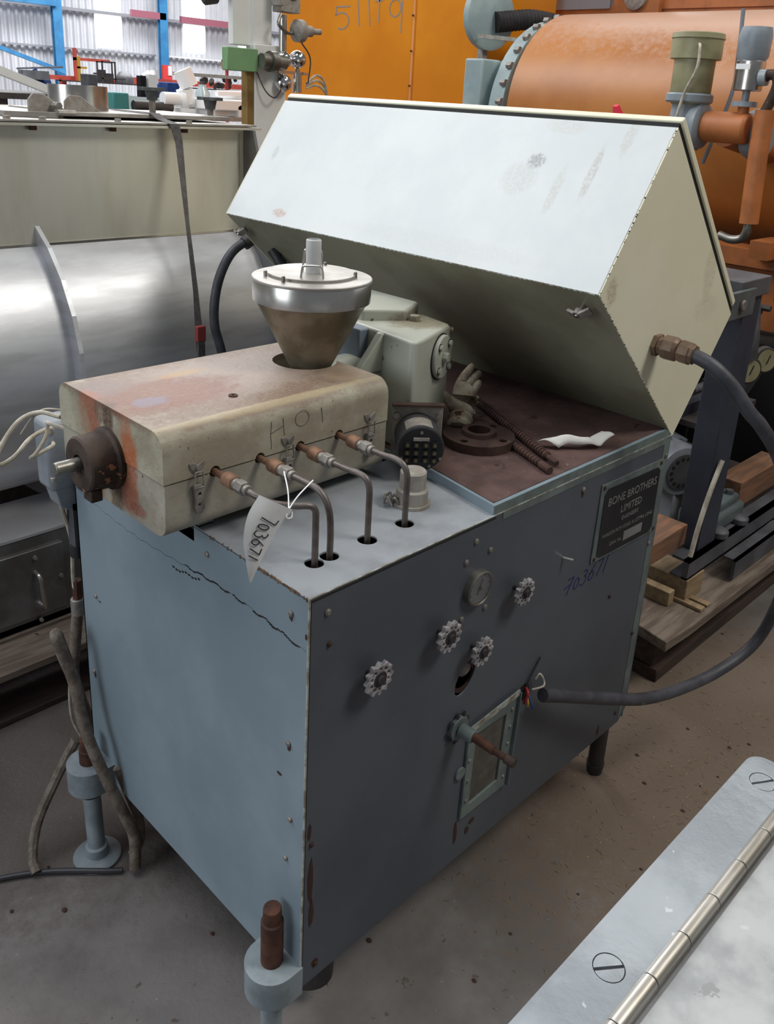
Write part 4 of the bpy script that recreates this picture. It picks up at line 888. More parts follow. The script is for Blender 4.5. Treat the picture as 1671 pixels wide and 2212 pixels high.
# ================================================================== RIGHT: dark frame machine on pallet
pr_ = thing('timber_pallet', (2.1, .3, FLOOR), 'weathered plank pallet under the dark frame machine', 'pallet')
MB().poly([(1.46, .09), (1.60, .082), (2.0, .078), (2.55, .07), (2.55, .30), (1.50, .30)], [], XY(.115), 0, .035).build('board', 'wood_pallet', pr_, bevel=.003)
for k in range(4): MB().box((1.48+.01*k, .312+.16*k, .118), (2.55, .312+.16*k+.15, .15)).build('board', 'wood_pallet', pr_, bevel=.003)
for (x, m_) in ((1.50, 'wood_dark'), (2.0, 'wood_dark'), (2.44, 'wood_dark')):
    MB().box((x, .14, .02), (x+.10, .95, .115)).build('bearer', m_, pr_, bevel=.003)
MB().box((1.50, .12, FLOOR), (2.55, .25, .015)).build('board', 'wood_dark', pr_, bevel=.003)
MB().box((1.50, .55, FLOOR), (2.55, .68, .015)).build('board', 'wood_dark', pr_, bevel=.003)
def chock(a, b, m_, lab, rz=0): 
    o = MB().box(a, b, Matrix.Rotation(rz, 3, 'Z')).build('timber_block', m_, loc=((a[0]+b[0])/2, (a[1]+b[1])/2, a[2]), bevel=.002); tag(o, lab, 'wood block')
chock((1.700, .160, .151), (1.815, .50, .231), 'wood_light', 'pale squared timber block under the dark steel column foot')
chock((1.640, .185, .151), (1.675, .42, .200), 'wood_light', 'dusty timber strip on edge left of the squared block')
chock((1.690, .098, .151), (1.718, .36, .163), 'wood_light', 'flat pale stick lying across the pallet boards, nearer the cabinet', .0)
chock((1.735, .098, .151), (1.760, .34, .160), 'wood_light', 'flat pale stick lying across the pallet boards, nearer the column', .0)
chock((1.42, .21, .33), (1.74, .32, .40), 'wood_orange', 'orange-brown timber end sticking out left of the dark column', 0)
chock((2.20, .24, .30), (2.58, .33, .40), 'wood_orange', 'long orange-brown timber beam right of the dark column', 0)
# skids
fm = thing('dark_frame_machine', (2.4, .4, .23), 'dark navy steel frame machine with pipework and gauges', 'machine')
MB().box((1.70, .165, .232), (2.5, .185, .30)).box((1.70, .165, .292), (2.5, .225, .30)).box((1.70, .165, .232), (2.5, .225, .238)).build('channel_rail', 'grey_steel', fm, smooth=0)
MB().box((1.95, .115, .165), (2.5, .125, .235)).box((1.95, .115, .228), (2.5, .16, .235)).build('channel_rail', 'grey_steel', fm, smooth=0)
MB().box((1.775, .18, .30), (1.90, .26, 1.13)).build('column', 'navy_paint', fm, bevel=.004)
MB().box((2.35, .9, .232), (2.45, 1.0, 1.13)).build('column', 'navy_paint', fm, bevel=.004)
MB().box((1.72, .17, 1.13), (1.92, 1.2, 1.185)).build('top_beam', 'grey_steel', fm, bevel=.003)
MB().box((1.92, .17, 1.13), (3.2, .25, 1.185)).build('top_beam', 'grey_steel', fm, bevel=.003) if False else None
br = MB().box((1.62, .155, 1.085), (1.79, .168, 1.165)).build('bracket_plate', 'gearbox_green', fm, bevel=.003)
MB().cyl((1.70, .155, 1.125), (1.70, .145, 1.125), .016, seg=12).build('bracket_bolt', 'steel_nut', br, bevel=.003)
MB().box((1.90, .44, .62), (2.5, .48, .66)).build('cross_rail', 'navy_paint', fm, smooth=0)
# back mass of pipework
for i in range(34):
    x = random.uniform(2.0, 2.3); y = random.uniform(.42, .95); z = random.uniform(.66, 1.1); d = random.choice([(1, 0, 0), (0, 0, 1), (0, 1, 0)]); L_ = random.uniform(.1, .28); r_ = random.uniform(.010, .024)
    p = Vector((x, y, z)); q = p+Vector(d)*L_
    MB().cyl(p, q, r_, seg=10).cyl(p+(q-p)*.45, p+(q-p)*.55, r_*1.7, seg=6).build('pipe', random.choice(['grey_steel', 'dark_metal', 'navy_paint', 'gearbox_green', 'rust_brown']), fm)
MB().tube([(2.2, .36, 1.10), (2.18, .33, 1.0), (2.16, .31, .92), (2.17, .31, .86)], .045, seg=12).build('elbow_pipe', 'grey_steel', fm)
for (x, z) in ((2.17, .815), (2.30, .83)):
    gg = MB().lathe((x, .285, z), (-.55, -1, 0), [(.048, -.012), (.048, .008), (.042, .010), (.040, .006)], 24, closed=True).build('pressure_gauge', 'dark_metal', fm)
    dv_ = Vector((-.55, -1, 0)).normalized(); p = Vector((x, .285, z))+dv_*.010
    MB().cyl(p, p+dv_*.002, .040, seg=24).build('dial', 'olive_valve', gg)
    MB().bar(p+dv_*.003-Vector((0, 0, .012)), p+dv_*.003+Vector((.01, -.005, .020)), .004, .002, dv_).build('needle', 'ink', gg)
MB().cyl((2.17, .30, .77), (2.17, .37, .62), .016, seg=10).build('gauge_stem', 'grey_steel', fm)
MB().cyl((2.30, .30, .78), (2.30, .37, .62), .016, seg=10).build('gauge_stem', 'grey_steel', fm)
MB().box((2.05, .36, .60), (2.5, .60, .62)).build('deck_tray', 'dark_metal', fm, smooth=0)
MB().box((2.05, .60, .30), (2.5, 1.05, .95)).build('rear_housing', 'near_black', fm, bevel=.01)
# electric motor + gearbox on the rail
mo = thing('electric_motor', (2.05, .40, .24), 'light grey finned electric motor behind the cabinet corner', 'motor')
MB().lathe((2.03, .44, .455), (-.5, -1, 0), [(.092, -.10), (.095, 0), (.095, .055), (.088, .075), (.070, .078)], 32).build('end_bell', 'motor_grey', mo)
mb = MB()
dv_ = Vector((-.5, -1, 0)).normalized()
for k in range(18):
    a = 2*PI*k/18; fu = Vector((0, 0, 1)); si = dv_.cross(fu)
    p = Vector((2.03, .44, .455))+(si*math.cos(a)+fu*math.sin(a))*.096; mb.bar(p-dv_*.11, p+dv_*.01, .005, .018, (si*math.cos(a)+fu*math.sin(a)))
mb.build('cooling_fins', 'motor_grey', mo, smooth=0)
p = Vector((2.03, .44, .455))+dv_*.079
MB().lathe(p, dv_, [(.066, 0), (.066, .003), (.03, .004)], 28).build('fan_grille', 'graphite', mo)
mb = MB()
for k in range(14):
    a = 2*PI*k/14; q = p+(si*math.cos(a)+fu*math.sin(a))*.05; mb.cyl(q+dv_*.002, q+dv_*.005, .007, seg=6)
mb.build('grille_slots', 'near_black', mo, smooth=0)
MB().box((1.98, .38, .24), (2.12, .50, .375)).build('motor_foot', 'motor_grey', mo, bevel=.004)
gx = thing('gear_reducer', (2.15, .22, .30), 'dark green-grey gear reducer bolted at the foot of the dark column', 'gearbox')
MB().box((1.915, .195, .302), (2.15, .33, .365)).build('housing', 'gearbox_green', gx, bevel=.015, bseg=3)
MB().box((1.935, .212, .36), (2.13, .315, .395)).build('housing_top', 'gearbox_green', gx, bevel=.012, bseg=3)
for (x, y) in ((1.975, .235), (2.09, .235)): MB().cyl((x, y, .393), (x, y, .41), .014, seg=6).build('bolt', 'grey_steel', gx)
for x in (1.945, 2.10): MB().lathe((x, .188, .300), (0, 0, 1), [(.032, 0), (.032, .02), (.02, .028)], 14).build('foot_lug', 'grey_steel', gx, bevel=.002)
MB().lathe((2.06, .29, .40), (.1, 0, 1), [(.035, 0), (.035, .06), (.025, .08), (.028, .085), (.028, .11)], 16).build('breather', 'motor_grey', gx)
wire([(1.80, .165, .62), (1.75, .165, .52), (1.715, .165, .42), (1.695, .165, .32)], .008, 'wire_white', 'pale cable hanging in front of the dark column foot', 'column_cable', 'cable')
wire([(2.02, .14, 1.27), (2.06, .14, 1.20), (2.07, .14, 1.10), (2.09, .15, 1.00), (2.2, .15, .93)], .007, 'wire_white', 'thin grey cable curving past the top corner of the dark frame', 'frame_cable', 'cable')

# ================================================================== ORANGE DRUM MACHINE
dr = thing('orange_drum', (3.4, .4, FLOOR), 'huge horizontal orange painted drum behind the enclosure', 'drum')
DX, DZ, DR = 3.4, 1.58, .50
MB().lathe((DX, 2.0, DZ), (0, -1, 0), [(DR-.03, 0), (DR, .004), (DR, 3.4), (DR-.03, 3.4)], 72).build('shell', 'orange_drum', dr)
MB().box((2.85, -1.5, 1.05), (3.0, 2.1, 1.12)).box((2.88, -1.5, .45), (3.0, 2.1, 1.05)).build('bed_frame', 'orange_pipe', dr, smooth=0)
for y in (-1.2, .9, 1.9): MB().box((2.86, y, FLOOR), (3.0, y+.1, .45)).box((3.7, y, FLOOR), (3.84, y+.1, 1.08)).build('leg', 'orange_pipe', dr, smooth=0)
MB().box((2.75, .52, 1.10), (2.95, .60, 1.17)).build('saddle', 'orange_pipe', dr, smooth=0)
for i in range(16):
    x = random.uniform(2.66, 2.84); y = random.uniform(-.3, 1.0); z = random.uniform(.82, 1.0); MB().cyl((x, y, z), (x, y+random.uniform(.1, .3), z), random.uniform(.012, .03), seg=8).build('bed_pipe', random.choice(['dark_metal', 'rust_brown', 'grey_steel']), dr)
MB().box((2.64, -1.4, .30), (2.87, 1.9, .80)).build('bed_housing', 'near_black', dr, smooth=0)
# seal ring between drum and cabinet
sr = thing('drum_end_bearing', (3.35, 2.15, FLOOR), 'pale blue-grey bolted bearing housing at the far end of the drum', 'bearing')
MB().lathe((DX, 2.30, 1.56), (0, -1, 0), [(.34, 0), (.38, .08), (.49, .18), (.50, .27), (.47, .28)], 48).build('bearing_ring', 'pale_blue_grey', sr)
MB().box((2.90, 2.17, 1.50), (3.05, 2.29, 1.835)).build('bearing_block', 'pale_blue_grey', sr, bevel=.01)
for k in range(10):
    a = PI*.55+k*.18; MB().cyl((DX+.505*math.cos(a), 2.03, 1.56+.505*math.sin(a)), (DX+.505*math.cos(a), 2.06, 1.56+.505*math.sin(a)), .018, seg=6).build('bolt', 'steel_nut', sr)
MB().box((3.2, 2.02, FLOOR), (3.5, 2.28, 1.2)).build('pedestal', 'pale_blue_grey', sr, smooth=0)
bd = thing('backing_disc', (3.3, 2.55, 1.7), 'round pale grey backing disc beside the ribbed black duct', 'disc')
MB().lathe((3.32, 2.50, 2.07), (-.15, -1, 0), [(.17, -.02), (.17, .02), (.15, .03)], 48).build('disc_plate', 'pale_blue_grey', bd)
MB().bar((3.20, 2.46, 1.965), (3.30, 2.10, 1.94), .03, .02).bar((3.32, 2.53, FLOOR), (3.32, 2.53, 1.95), .04, .04, (1, 0, 0)).build('arm', 'label_grey', bd, smooth=0)
tag(MB().tube([(3.33, 2.46, 2.045), (3.42, 2.42, 2.06), (3.52, 2.38, 2.075), (3.64, 2.36, 2.075), (3.80, 2.36, 2.07), (3.95, 2.37, 2.06)], .055, seg=20, sub=10, rib=.9).build('ribbed_duct', 'rubber_rib', loc=(3.5, 2.4, 2.0)), 'thick black ribbed rubber duct running behind the end of the drum', 'duct')
# orange cabinet
oc = thing('orange_cabinet', (3.9, 3.4, FLOOR), 'tall glossy orange sheet metal cabinet with a grey chalked number', 'cabinet')
MB().box((3.404, 3.135, FLOOR), (4.1, 4.50, 3.2)).build('left_body', 'orange_paint', oc, bevel=.05, bseg=4)
MB().box((3.400, 2.62, FLOOR), (4.1, 3.130, 3.2)).build('right_body', 'orange_paint', oc, bevel=.004)
for z in (1.70, 1.9, 2.1): MB().cyl((3.402, 3.16, z), (3.395, 3.16, z), .006, seg=8).build('screw', 'chip_rust', oc)
FC = lambda u, v, t: Vector((3.4032-t, 3.86-u, 2.045+v))
mb = MB()
def st2(p, w=.010): stroke(mb, p, FC, w)
for g_ in ([[(.13, .12), (.0, .12), (-.01, .07)]+arc(.05, .035, .07, .05, 110, -120, 8)], [[(.20, .16), (.22, 0)]], [[(.30, .16), (.32, 0)]], [[(.36, .14), (.44, .15)], [(.40, .16), (.40, .02)]], [arc(.54, .10, .05, .05, 0, 360, 12), [(.60, .16), (.60, -.04)]]):
    mb = MB()
    for p in g_: st2(p)
    mb.build('chalked_character', 'grey_ink', oc, smooth=0)
# top edge equipment behind the drum
to = thing('overhead_panel_unit', (4.6, 1.8, 2.1), 'orange framed control unit standing behind the top of the drum', 'control unit')
MB().box((4.2, 1.2, FLOOR), (4.6, 2.9, 2.215)).build('unit_body', 'orange_pipe', to, smooth=0)
MB().box((4.15, 1.95, 2.15), (4.2, 2.25, 3.0)).build('post', 'orange_pipe', to, smooth=0)
MB().box((4.19, 2.30, 2.20), (4.25, 2.75, 3.0)).build('panel_face', 'purlin_grey', to, smooth=0)
MB().lathe((4.15, 2.10, 2.25), (-1, 0, 0), [(.07, 0), (.07, .02), (.05, .03)], 24).build('round_instrument', 'label_grey', to)
MB().box((4.19, 1.2, 2.19), (4.26, 1.95, 2.24)).build('top_rail', 'orange_pipe', to, smooth=0)
# valves right
va = thing('olive_valve_head', (2.6, .85, 1.5), 'olive green cylindrical valve actuator with a white cable', 'valve')
VX, VY = 2.50, .825
MB().lathe((VX, VY, 1.66), (0, 0, 1), [(.062, 0), (.074, .015), (.074, .155), (.092, .158), (.092, .225), (.096, .228), (.093, .245), (.086, .248)], 36).build('actuator', 'olive_valve', va)
MB().lathe((VX, VY, 1.66), (0, 0, 1), [(.080, .006), (.086, .012), (.086, .034), (.080, .04)], 36, closed=False).build('clamp_ring', 'grey_valve', va)
MB().lathe((VX, VY, 1.50), (0, 0, 1), [(.06, 0), (.066, .06), (.058, .165)], 24).build('body', 'grey_valve', va)
MB().tube([(VX-.080, VY-.048, 1.865), (VX-.115, VY-.07, 1.85), (VX-.115, VY-.07, 1.78), (VX-.10, VY-.03, 1.70), (VX-.10, VY-.01, 1.60), (VX-.1, VY, 1.50)], .005, seg=8).build('signal_cable', 'wire_white', va)
va2 = thing('grey_valve_head', (2.5, .60, 1.6), 'slim grey and steel solenoid valve right of the olive one', 'valve')
WX, WY2 = 2.50, .610
MB().lathe((WX, WY2, 1.815), (0, 0, 1), [(.045, 0), (.054, .015), (.056, .08), (.053, .098), (.050, .11)], 28).build('cap', 'grey_valve', va2)
MB().lathe((WX, WY2, 1.715), (0, 0, 1), [(.044, 0), (.050, .004), (.050, .098), (.046, .102)], 28).build('canister', 'steel_bright', va2)
MB().cyl((WX, WY2, 1.715), (WX, WY2, 1.675), .013, seg=12).cyl((WX, WY2, 1.680), (WX, WY2, 1.662), .045, seg=16).build('stem', 'grey_valve', va2)
MB().box((WX-.054, WY2-.02, 1.785), (WX-.048, WY2+.03, 1.803)).build('sticker', 'white_plastic', va2, smooth=0)
MB().cyl((WX-.01, WY2-.045, 1.76), (WX-.01, WY2-.07, 1.762), .028, seg=12).build('port_flange', 'grey_valve', va2)
hpn = thing('header_pipe', (2.5, .7, 1.45), 'short fat orange header pipe with grey flange below the valves', 'pipe')
MB().lathe((2.50, .790, 1.588), (0, -1, 0), [(.05, -.02), (.078, 0), (.082, .01), (.082, .035), (.07, .045)], 32).build('flange', 'grey_valve', hpn)
MB().cyl((2.50, .75, 1.588), (2.50, .575, 1.588), .055, seg=24).build('pipe_body', 'orange_pipe', hpn, bevel=.012)
MB().cyl((2.50, .61, 1.664), (2.50, .61, 1.62), .02, seg=12).build('branch', 'orange_pipe', hpn)
MB().lathe((2.60, .62, 1.57), (0, -1, 0), [(.08, 0), (.09, .02), (.09, .06), (.08, .07)], 28).build('elbow_flange', 'grey_valve', hpn)
MB().cyl((2.50, .66, 1.57), (2.96, .66, 1.50), .05, seg=16).build('drum_branch', 'orange_pipe', hpn)
sp_ = thing('sleeved_pipe', (2.5, .52, 1.2), 'pipe in an orange sleeve curving out from the grey valve down to the right', 'pipe')
MB().tube([(2.49, .55, 1.762), (2.49, .53, 1.772), (2.49, .508, 1.765), (2.49, .50, 1.74), (2.49, .508, 1.70), (2.49, .53, 1.64)], .018, seg=12).build('bare_pipe', 'rust_dark', sp_)
MB().tube([(2.49, .525, 1.655), (2.49, .522, 1.50), (2.49, .510, 1.262)], .034, seg=14).build('sleeve', 'orange_pipe', sp_)
MB().tube([(2.49, .512, 1.27), (2.49, .512, 1.235), (2.50, .53, 1.205), (2.50, .57, 1.195), (2.50, .62, 1.205)], .016, seg=12).build('bare_pipe', 'steel_dull', sp_)
MB().tube([(2.62, .73, 2.0), (2.62, .72, 1.85), (2.62, .72, 1.70), (2.60, .78, 1.45)], .008, seg=8).build('side_cable', 'motor_grey', sp_)
tag(MB().poly([(2.60, 1.586), (2.585, 1.64), (2.60, 1.648), (2.66, 1.60)], [], lambda u, v, t: Vector((u, 1.18+t, v)), 0, .02).build('pink_marker', 'pink', loc=(2.6, 1.18, 1.58), smooth=0), 'bright pink marker tip showing above the enclosure', 'marker')
tag(MB().lathe((3.32, 1.0, 1.58), (-1, 0, 0), [(.02, 0), (.02, .6), (.03, .64), (.012, .66)], 12).build('drum_fitting', 'orange_pipe', loc=(2.7, 1.0, 1.55)), 'small orange fitting on the drum side just over the enclosure', 'fitting')

# ================================================================== WHITE VALVE RACK (centre top)
wm = thing('white_valve_rack', (1.75, 2.4, FLOOR), 'white machine column with chromed ball floats and a green box', 'machine')
MB().box((1.595, 2.30, FLOOR), (1.76, 2.36, 1.80)).build('column_body', 'white_machine', wm, bevel=.004)
MB().box((1.60, 2.32, 1.80), (1.70, 2.38, 2.3)).box((1.515, 2.33, 1.79), (1.61, 2.37, 2.3)).build('upper_body', 'white_machine', wm, bevel=.004)
MB().box((1.70, 2.40, 1.50), (1.76, 2.46, 2.3)).build('side_body', 'white_machine', wm, bevel=.004)
MB().box((1.558, 2.30, .8), (1.592, 2.34, 1.77)).build('guide_post', 'tan_metal', wm, bevel=.002)
gbx = MB().box((1.45, 2.28, 1.690), (1.600, 2.32, 1.778)).build('green_box', 'pale_green', wm, bevel=.003)
MB().cyl((1.60, 2.26, 1.735), (1.72, 2.26, 1.735), .030, seg=14).cyl((1.64, 2.26, 1.735), (1.67, 2.26, 1.735), .042, seg=14).build('coupling', 'steel_dull', wm)
bl = [(1.725, 2.28, 1.746), (1.805, 2.28, 1.753), (1.728, 2.28, 1.655)]
for p in bl: MB().sphere(p, .037, 24, 14).build('ball_float', 'chrome', wm)
MB().cyl((1.725, 2.28, 1.69), (1.725, 2.28, 1.715), .012).cyl((1.805, 2.28, 1.70), (1.805, 2.28, 1.715), .012).bar((1.70, 2.28, 1.700), (1.86, 2.28, 1.698), .014, .012).cyl((1.725, 2.28, 1.78), (1.725, 2.28, 1.92), .016).cyl((1.805, 2.28, 1.62), (1.805, 2.28, 1.70), .02).build('linkage', 'steel_bright', wm)
MB().lathe((1.79, 2.26, 1.864), (1, 0, .05), [(.02, -.03), (.045, -.01), (.045, .02), (.022, .035), (.022, .07), (.012, .075), (.012, .12)], 18).build('hand_valve', 'label_grey', wm)
MB().box((1.70, 2.26, 1.93), (1.80, 2.32, 1.99)).box((1.68, 2.24, 1.95), (1.70, 2.30, 2.12)).cyl((1.76, 2.28, 1.98), (1.76, 2.28, 2.15), .03).build('clamp_block', 'label_grey', wm, bevel=.003)
MB().tube([(1.70, 2.26, 1.92), (1.68, 2.25, 1.88), (1.73, 2.25, 1.85), (1.78, 2.26, 1.86)], .007, seg=8).build('small_tube', 'steel_dull', wm)
MB().tube([(1.60, 2.29, 1.69), (1.63, 2.27, 1.62), (1.67, 2.26, 1.595), (1.71, 2.27, 1.625)], .003, seg=6).build('thin_wire', 'dark_metal', wm)
MB().tube([(1.80, 2.25, 1.82), (1.85, 2.25, 1.76), (1.84, 2.25, 1.66)], .003, seg=6).build('thin_wire', 'dark_metal', wm)
for k in range(3): MB().tube([(1.84, 2.26, 1.66-.01*k), (1.90, 2.27, 1.695-.02*k), (1.95, 2.28, 1.68-.02*k), (1.98, 2.29, 1.63-.01*k), (1.98, 2.3, 1.56)], .005, seg=6).build('bundled_wire', 'wire_white', wm)
MB().lathe((1.45, 2.36, 1.965), (-1, 0, -.2), [(.01, -.08), (.012, 0), (.032, .002), (.032, .05), (.02, .06)], 14).build('spotlight', 'dark_metal', wm)
MB().cyl((1.50, 2.36, 1.985), (1.62, 2.36, 2.01), .01).build('spotlight_arm', 'white_machine', wm)

# ================================================================== CLUTTER BEHIND THE TANK
def clutter(name, mb, m, lab, cat, group=None, bev=0, loc=None):
    lo = loc or (sum(v.x for v in mb.v)/len(mb.v), sum(v.y for v in mb.v)/len(mb.v), min(v.z for v in mb.v)); return tag(mb.build(name, m, loc=lo, bevel=bev), lab, cat, group)
clutter('angle_bar', MB().bar((.62, 2.6, 1.655), (.95, 2.6, 1.545), .04, .028).box((.62, 2.62, FLOOR), (.66, 2.66, 1.64)).box((.91, 2.62, FLOOR), (.95, 2.66, 1.545)), 'white_machine', 'white slotted angle bar sloping down behind the tank lid', 'bar')
for (x, z) in ((.70, 1.632), (.76, 1.612)): 
    pass
clutter('steel_bench', MB().box((.9, 4.65, 1.40), (4.2, 5.6, 1.43)).box((1.0, 4.7, FLOOR), (1.08, 4.78, 1.40)).box((4.1, 4.7, FLOOR), (4.18, 4.78, 1.40)).box((1.0, 5.4, FLOOR), (1.08, 5.48, 1.40)).box((4.1, 5.4, FLOOR), (4.18, 5.48, 1.40)), 'label_grey', 'grey steel bench crowded with parts behind the tank', 'bench')
wp = thing('white_pipe_fitting', (2.96, 5.0, 1.43), 'big white plastic pipe elbow standing upright behind the tank', 'pipe fitting')
MB().cyl((2.945, 5.0, 1.73), (2.99, 4.98, 1.62), .066, seg=24).build('socket', 'white_plastic', wp)
MB().lathe((2.99, 5.0, 1.53), (.9, -.4, .1), [(.05, -.06), (.085, -.05), (.085, -.02), (.06, 0), (.06, .04)], 24).cyl((2.96, 5.0, 1.60), (2.98, 5.0, 1.50), .06, seg=20).box((2.90, 4.95, 1.43), (3.08, 5.05, 1.47)).build('flanged_body', 'white_plastic', wp)
MB().cyl((2.78, 5.0, 1.53), (2.95, 5.0, 1.53), .045, seg=20).build('side_branch', 'white_plastic', wp)
clutter('white_tray', MB().box((3.02, 4.7, 1.47), (3.55, 5.3, 1.545)).box((3.05, 4.75, 1.43), (3.5, 5.2, 1.47)), 'white_plastic', 'low white tray at the right end of the bench', 'tray', bev=.01)
clutter('rolled_sheet', MB().cyl((3.1, 4.8, 1.585), (3.65, 4.8, 1.60), .022, seg=14).cyl((3.2, 4.9, 1.565), (3.6, 4.6, 1.57), .02, seg=14), 'white_plastic', 'pair of white rods laid over the white tray', 'rods')
clutter('machine_bed', MB().poly([(3.22, 1.50), (3.50, 1.49), (3.46, 1.52), (3.38, 1.515), (3.36, 1.53), (3.26, 1.52)], [], lambda u, v, t: Vector((u, 4.7+t, v)), 0, .2).box((3.22, 4.7, 1.43), (3.5, 4.9, 1.50)), 'white_machine', 'pale machine bed fragment beside the tan guide post', 'machine part')
clutter('glass_sheet', MB().poly([(2.35, 1.43), (3.05, 1.43), (3.05, 1.505), (2.35, 1.57)], [], lambda u, v, t: Vector((u, 5.4+t, v)), 0, .02), 'glass_sheet', 'blue-grey glass sheet standing between the spout and black knob', 'sheet')
clutter('teal_crate', MB().box((2.40, 5.0, 1.43), (2.52, 5.2, 1.555)), 'teal_paint', 'small teal crate right of the stainless spout', 'crate', bev=.01)
clutter('dark_motor', MB().cyl((2.55, 5.0, 1.475), (2.85, 5.0, 1.47), .035, seg=14).box((2.6, 4.95, 1.43), (2.75, 5.05, 1.45)), 'dark_metal', 'dark cylindrical motor lying behind the tank lid', 'motor')
clutter('blue_tarp_bundle', MB().add([(3.55, 9, 1.66), (3.64, 8.95, 1.72), (3.70, 9.05, 1.63), (3.80, 9, 1.62), (3.84, 9, 1.50), (3.72, 8.9, 1.47), (3.60, 8.9, 1.53), (3.7, 9.3, 1.58)], [(0, 1, 2, 6), (2, 3, 4, 5), (2, 5, 6), (0, 1, 7), (1, 2, 3, 7), (3, 4, 7), (4, 5, 6, 0, 7)]), 'tarp_blue', 'bundled blue tarpaulin at the far left behind the white angle bar', 'tarpaulin')
clutter('steel_offcut', MB().bar((3.45, 9, 1.70), (3.95, 9, 1.745), .03, .02).box((3.5, 8.9, 1.60), (3.75, 9.1, 1.69)), 'motor_grey', 'pale steel offcut lying on top of the blue bundle', 'offcut')
clutter('storage_bench', MB().box((3.0, 8.6, 1.40), (8.5, 10.5, 1.46)).box((3.1, 8.7, FLOOR), (3.2, 8.8, 1.4)).box((8.3, 8.7, FLOOR), (8.4, 8.8, 1.4)), 'dark_metal', 'long dark storage bench in the middle distance', 'bench')
rr = thing('red_rack', (7.5, 13.5, FLOOR), 'red steel rack with long horizontal rails in the middle distance', 'rack')
for (x0, x1, z0, z1, y) in ((6.1, 7.9, 1.61, 1.68, 14), (7.2, 9.1, 1.63, 1.72, 13.7), (8.9, 10.4, 1.62, 1.71, 13.6)): MB().box((x0, y, z0), (x1, y+.1, z1)).build('rail', 'rail_red', rr, smooth=0)
for x in (6.51,): MB().box((x, 13.95, 1.6), (x+.05, 14.0, 2.12)).build('upright', 'rail_red', rr, smooth=0)
MB().box((6.51, 13.95, 1.93), (7.15, 14.0, 1.975)).build('rail', 'rail_red', rr, smooth=0)
MB().box((6.2, 12.9, 1.59), (10.2, 14.0, 1.61)).build('deck', 'dark_metal', rr, smooth=0)
for x in (6.2, 8.0, 10.2): MB().box((x, 13.8, FLOOR), (x+.08, 13.9, 1.64)).build('upright', 'rail_red', rr, smooth=0)
cg = thing('black_wire_cage', (6.8, 13, 1.60), 'black open wire cage standing on the red rack', 'cage')
for (x, y) in ((6.50, 13.0), (6.72, 13.0), (6.62, 13.4), (6.88, 13.4)): MB().box((x, y, 1.61), (x+.02, y+.02, 1.93)).build('bar', 'dark_metal', cg, smooth=0)
MB().box((6.5, 13.0, 1.91), (6.74, 13.02, 1.93)).box((6.5, 13.0, 1.66), (6.9, 13.02, 1.68)).box((6.62, 13.4, 1.91), (6.9, 13.42, 1.93)).build('bar', 'dark_metal', cg, smooth=0)
clutter('dark_machine_part', MB().box((6.5, 13.1, 1.61), (6.75, 13.3, 1.75)).cyl((6.6, 13.2, 1.72), (6.6, 13.2, 1.80), .06), 'dark_metal', 'dark machine part inside the wire cage', 'machine part')
clutter('grey_drum_lid', MB().lathe((7.1, 13.4, 1.61), (0, 0, 1), [(.15, 0), (.15, .09), (.13, .12), (.08, .18), (.05, .19)], 16), 'grey_steel', 'grey cone shaped lid on the red rack', 'lid')
clutter('blue_grey_box', MB().box((4.74, 10.0, 1.46), (4.87, 10.2, 1.70)), 'grey_steel', 'dark blue-grey box standing in front of the red rack', 'box', bev=.01)
clutter('black_block', MB().box((5.46, 10.0, 1.46), (5.54, 10.1, 1.72)), 'near_black', 'small black block directly left of the white lumpy machine part', 'block')
cl_ = clutter('white_motor_part', MB().box((5.58, 10, 1.46), (5.70, 10.2, 1.74)).cyl((5.72, 10.1, 1.63), (5.72, 10.1, 1.80), .05).cyl((5.55, 10.1, 1.70), (5.65, 10.1, 1.76), .04), 'white_plastic', 'white lumpy machine part behind the left black knob', 'machine part')
clutter('blue_bin', MB().box((5.85, 10.0, 1.46), (6.15, 10.4, 1.66)), 'tarp_blue', 'blue bin between the black knob and white elbow', 'bin', bev=.01)
clutter('light_blue_jug', MB().lathe((3.18, 5.1, 1.43), (0, 0, 1), [(.05, 0), (.055, .15), (.03, .19), (.03, .21)], 16), 'glass_sheet', 'pale blue jug right of the white elbow', 'jug')
clutter('timber_rail', MB().box((7.2, 12, 1.78), (8.7, 12.06, 1.83)).box((7.35, 12, 1.46), (7.41, 12.06, 1.82)).box((8.6, 12, FLOOR), (8.66, 12.06, 1.82)), 'label_grey', 'pale timber rail left of the green box', 'rail')
mb = MB()
for i in range(14): 
    x = 7.75+random.random()*.7; z = 1.62+random.random()*.16; mb.cyl((x, 12.1, z), (x+.06, 12.2, z+random.uniform(-.05, .05)), random.uniform(.03, .06), seg=8)
clutter('engine_block', mb, 'dark_metal', 'dark engine block on the red rack left of the tan post', 'engine')
clutter('red_bracket', MB().box((8.10, 12, 1.96), (8.14, 12.04, 2.06)).box((8.10, 12, 2.04), (8.3, 12.04, 2.07)).box((8.10, 12, 1.93), (8.3, 12.04, 1.96)).box((8.2, 12.04, FLOOR), (8.24, 12.08, 2.05)), 'rail_red', 'small red C-shaped bracket just left of the green box', 'bracket')
clutter('yellow_post', MB().box((6.35, 13.5, 1.61), (6.39, 13.54, 1.98)).box((6.35, 13.5, 1.80), (6.5, 13.54, 1.83)), 'yellow_wire', 'thin yellow post left of the black cage', 'post')

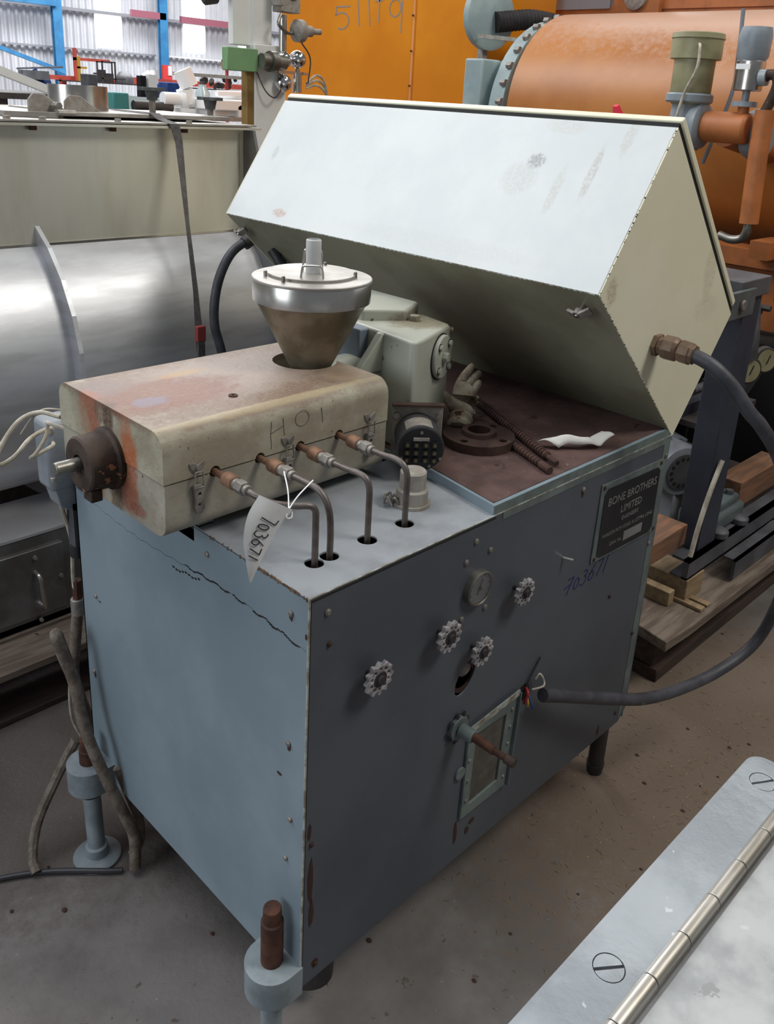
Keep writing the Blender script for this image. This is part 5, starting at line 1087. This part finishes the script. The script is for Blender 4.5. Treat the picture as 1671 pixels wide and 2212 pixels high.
# ================================================================== FOREGROUND HINGED BOX
ZH = 1.0
hb = thing('hinged_metal_box', (-.3, -.95, FLOOR), 'bright metal box with a long piano hinge along its near edge', 'box')
r = .018; xe = .094; ye = -.603
outl = [(-.9, ye), (xe-r, ye)]+[(xe-r+r*math.sin(a), ye-r+r*math.cos(a)) for a in [PI/2*k/6 for k in range(1, 7)]]+[(xe, -.653), (-.9, -.653)]
lf = MB().poly(outl, [circ(-.228, -.6295, .0127, 28), circ(.058, -.628, .0127, 28)], XY(ZH), -.003, 0).build('hinge_leaf', 'aluminium', hb, smooth=0)
for (x, y, a) in ((-.228, -.6295, .25), (.058, -.628, .35)):
    sw_ = .0013
    d = Vector((math.cos(a-.9), math.sin(a-.9), 0)); n2_ = Vector((-d.y, d.x, 0)); c = Vector((x, y, ZH-.0006)); hr = .0119
    for s_ in (1, -1):
        pts = []
        a0_ = math.asin(sw_/hr)
        for k in range(15):
            t = a0_+(PI-2*a0_)*k/14; q = d*hr*math.cos(t)+n2_*hr*math.sin(t)*s_; pts.append((x+q.x, y+q.y))
        MB().poly(pts, [], XY(ZH-.0008), -.002, .0008).build('screw_head', 'aluminium', lf, bevel=.0003)
    MB().cyl((x, y, ZH-.006), (x, y, ZH-.0026), .0126, seg=24).build('countersink', 'grey_steel', lf)
xk = .094
while xk > -.9:
    x1 = xk; x0 = xk-.0515
    MB().cyl((x0+.0006, -.6575, ZH+.0005), (x1-.0002, -.6575, ZH+.0005), .0068, seg=20).build('knuckle', 'alu_roll', hb, bevel=.0005)
    xk = x0
MB().cyl((-.9, -.6575, ZH+.0005), (.093, -.6575, ZH+.0005), .0045, seg=10).build('hinge_pin', 'grey_steel', hb)
MB().box((-.9, -1.6, ZH-.004), (.094, -.6675, ZH-.001)).build('box_lid', 'frosted_sheet', hb, bevel=.001)
MB().box((-.9, -1.6, .30), (.09, -.615, ZH-.004)).build('box_body', 'stainless_dark', hb, smooth=0)
for (x, y) in ((-.86, -1.5), (.05, -1.5), (-.86, -.66), (.05, -.66)): MB().box((x, y, FLOOR), (x+.04, y+.04, .30)).build('leg', 'stainless_dark', hb)
MB().cyl((-.262, -.700, ZH-.0012), (-.262, -.700, ZH-.0002), .006, seg=14).build('rivet', 'label_grey', hb)

# ================================================================== FLOOR DEBRIS (uncountable)
mb = MB()
for i in range(1500):
    x = random.gauss(1.15, .45); y = random.gauss(-.30, .30)
    if not (-.1 < x < 2.4 and -1.2 < y < .6): continue
    a = random.random()*PI; L_ = random.uniform(.003, .014); w_ = random.uniform(.0006, .0014)
    mb.bar((x, y, FLOOR+.001), (x+L_*math.cos(a), y+L_*math.sin(a), FLOOR+.0016), w_, .0008)
o = mb.build('straw_litter', 'straw', loc=(1.1, -.3, FLOOR), smooth=0); tag(o, 'fine straw and swarf scattered over the concrete floor', 'debris', kind='stuff')
mb = MB()
for i in range(90):
    x = random.uniform(-.5, 2.0); y = random.uniform(-.8, 1.1)
    s_ = random.uniform(.002, .006); mb.sphere((x, y, FLOOR+.001), s_, 6, 4, (1, 1.3, .5))
o = mb.build('grit', 'chip_rust', loc=(.7, .1, FLOOR), smooth=0); tag(o, 'dark grit specks scattered over the concrete floor', 'debris', kind='stuff')
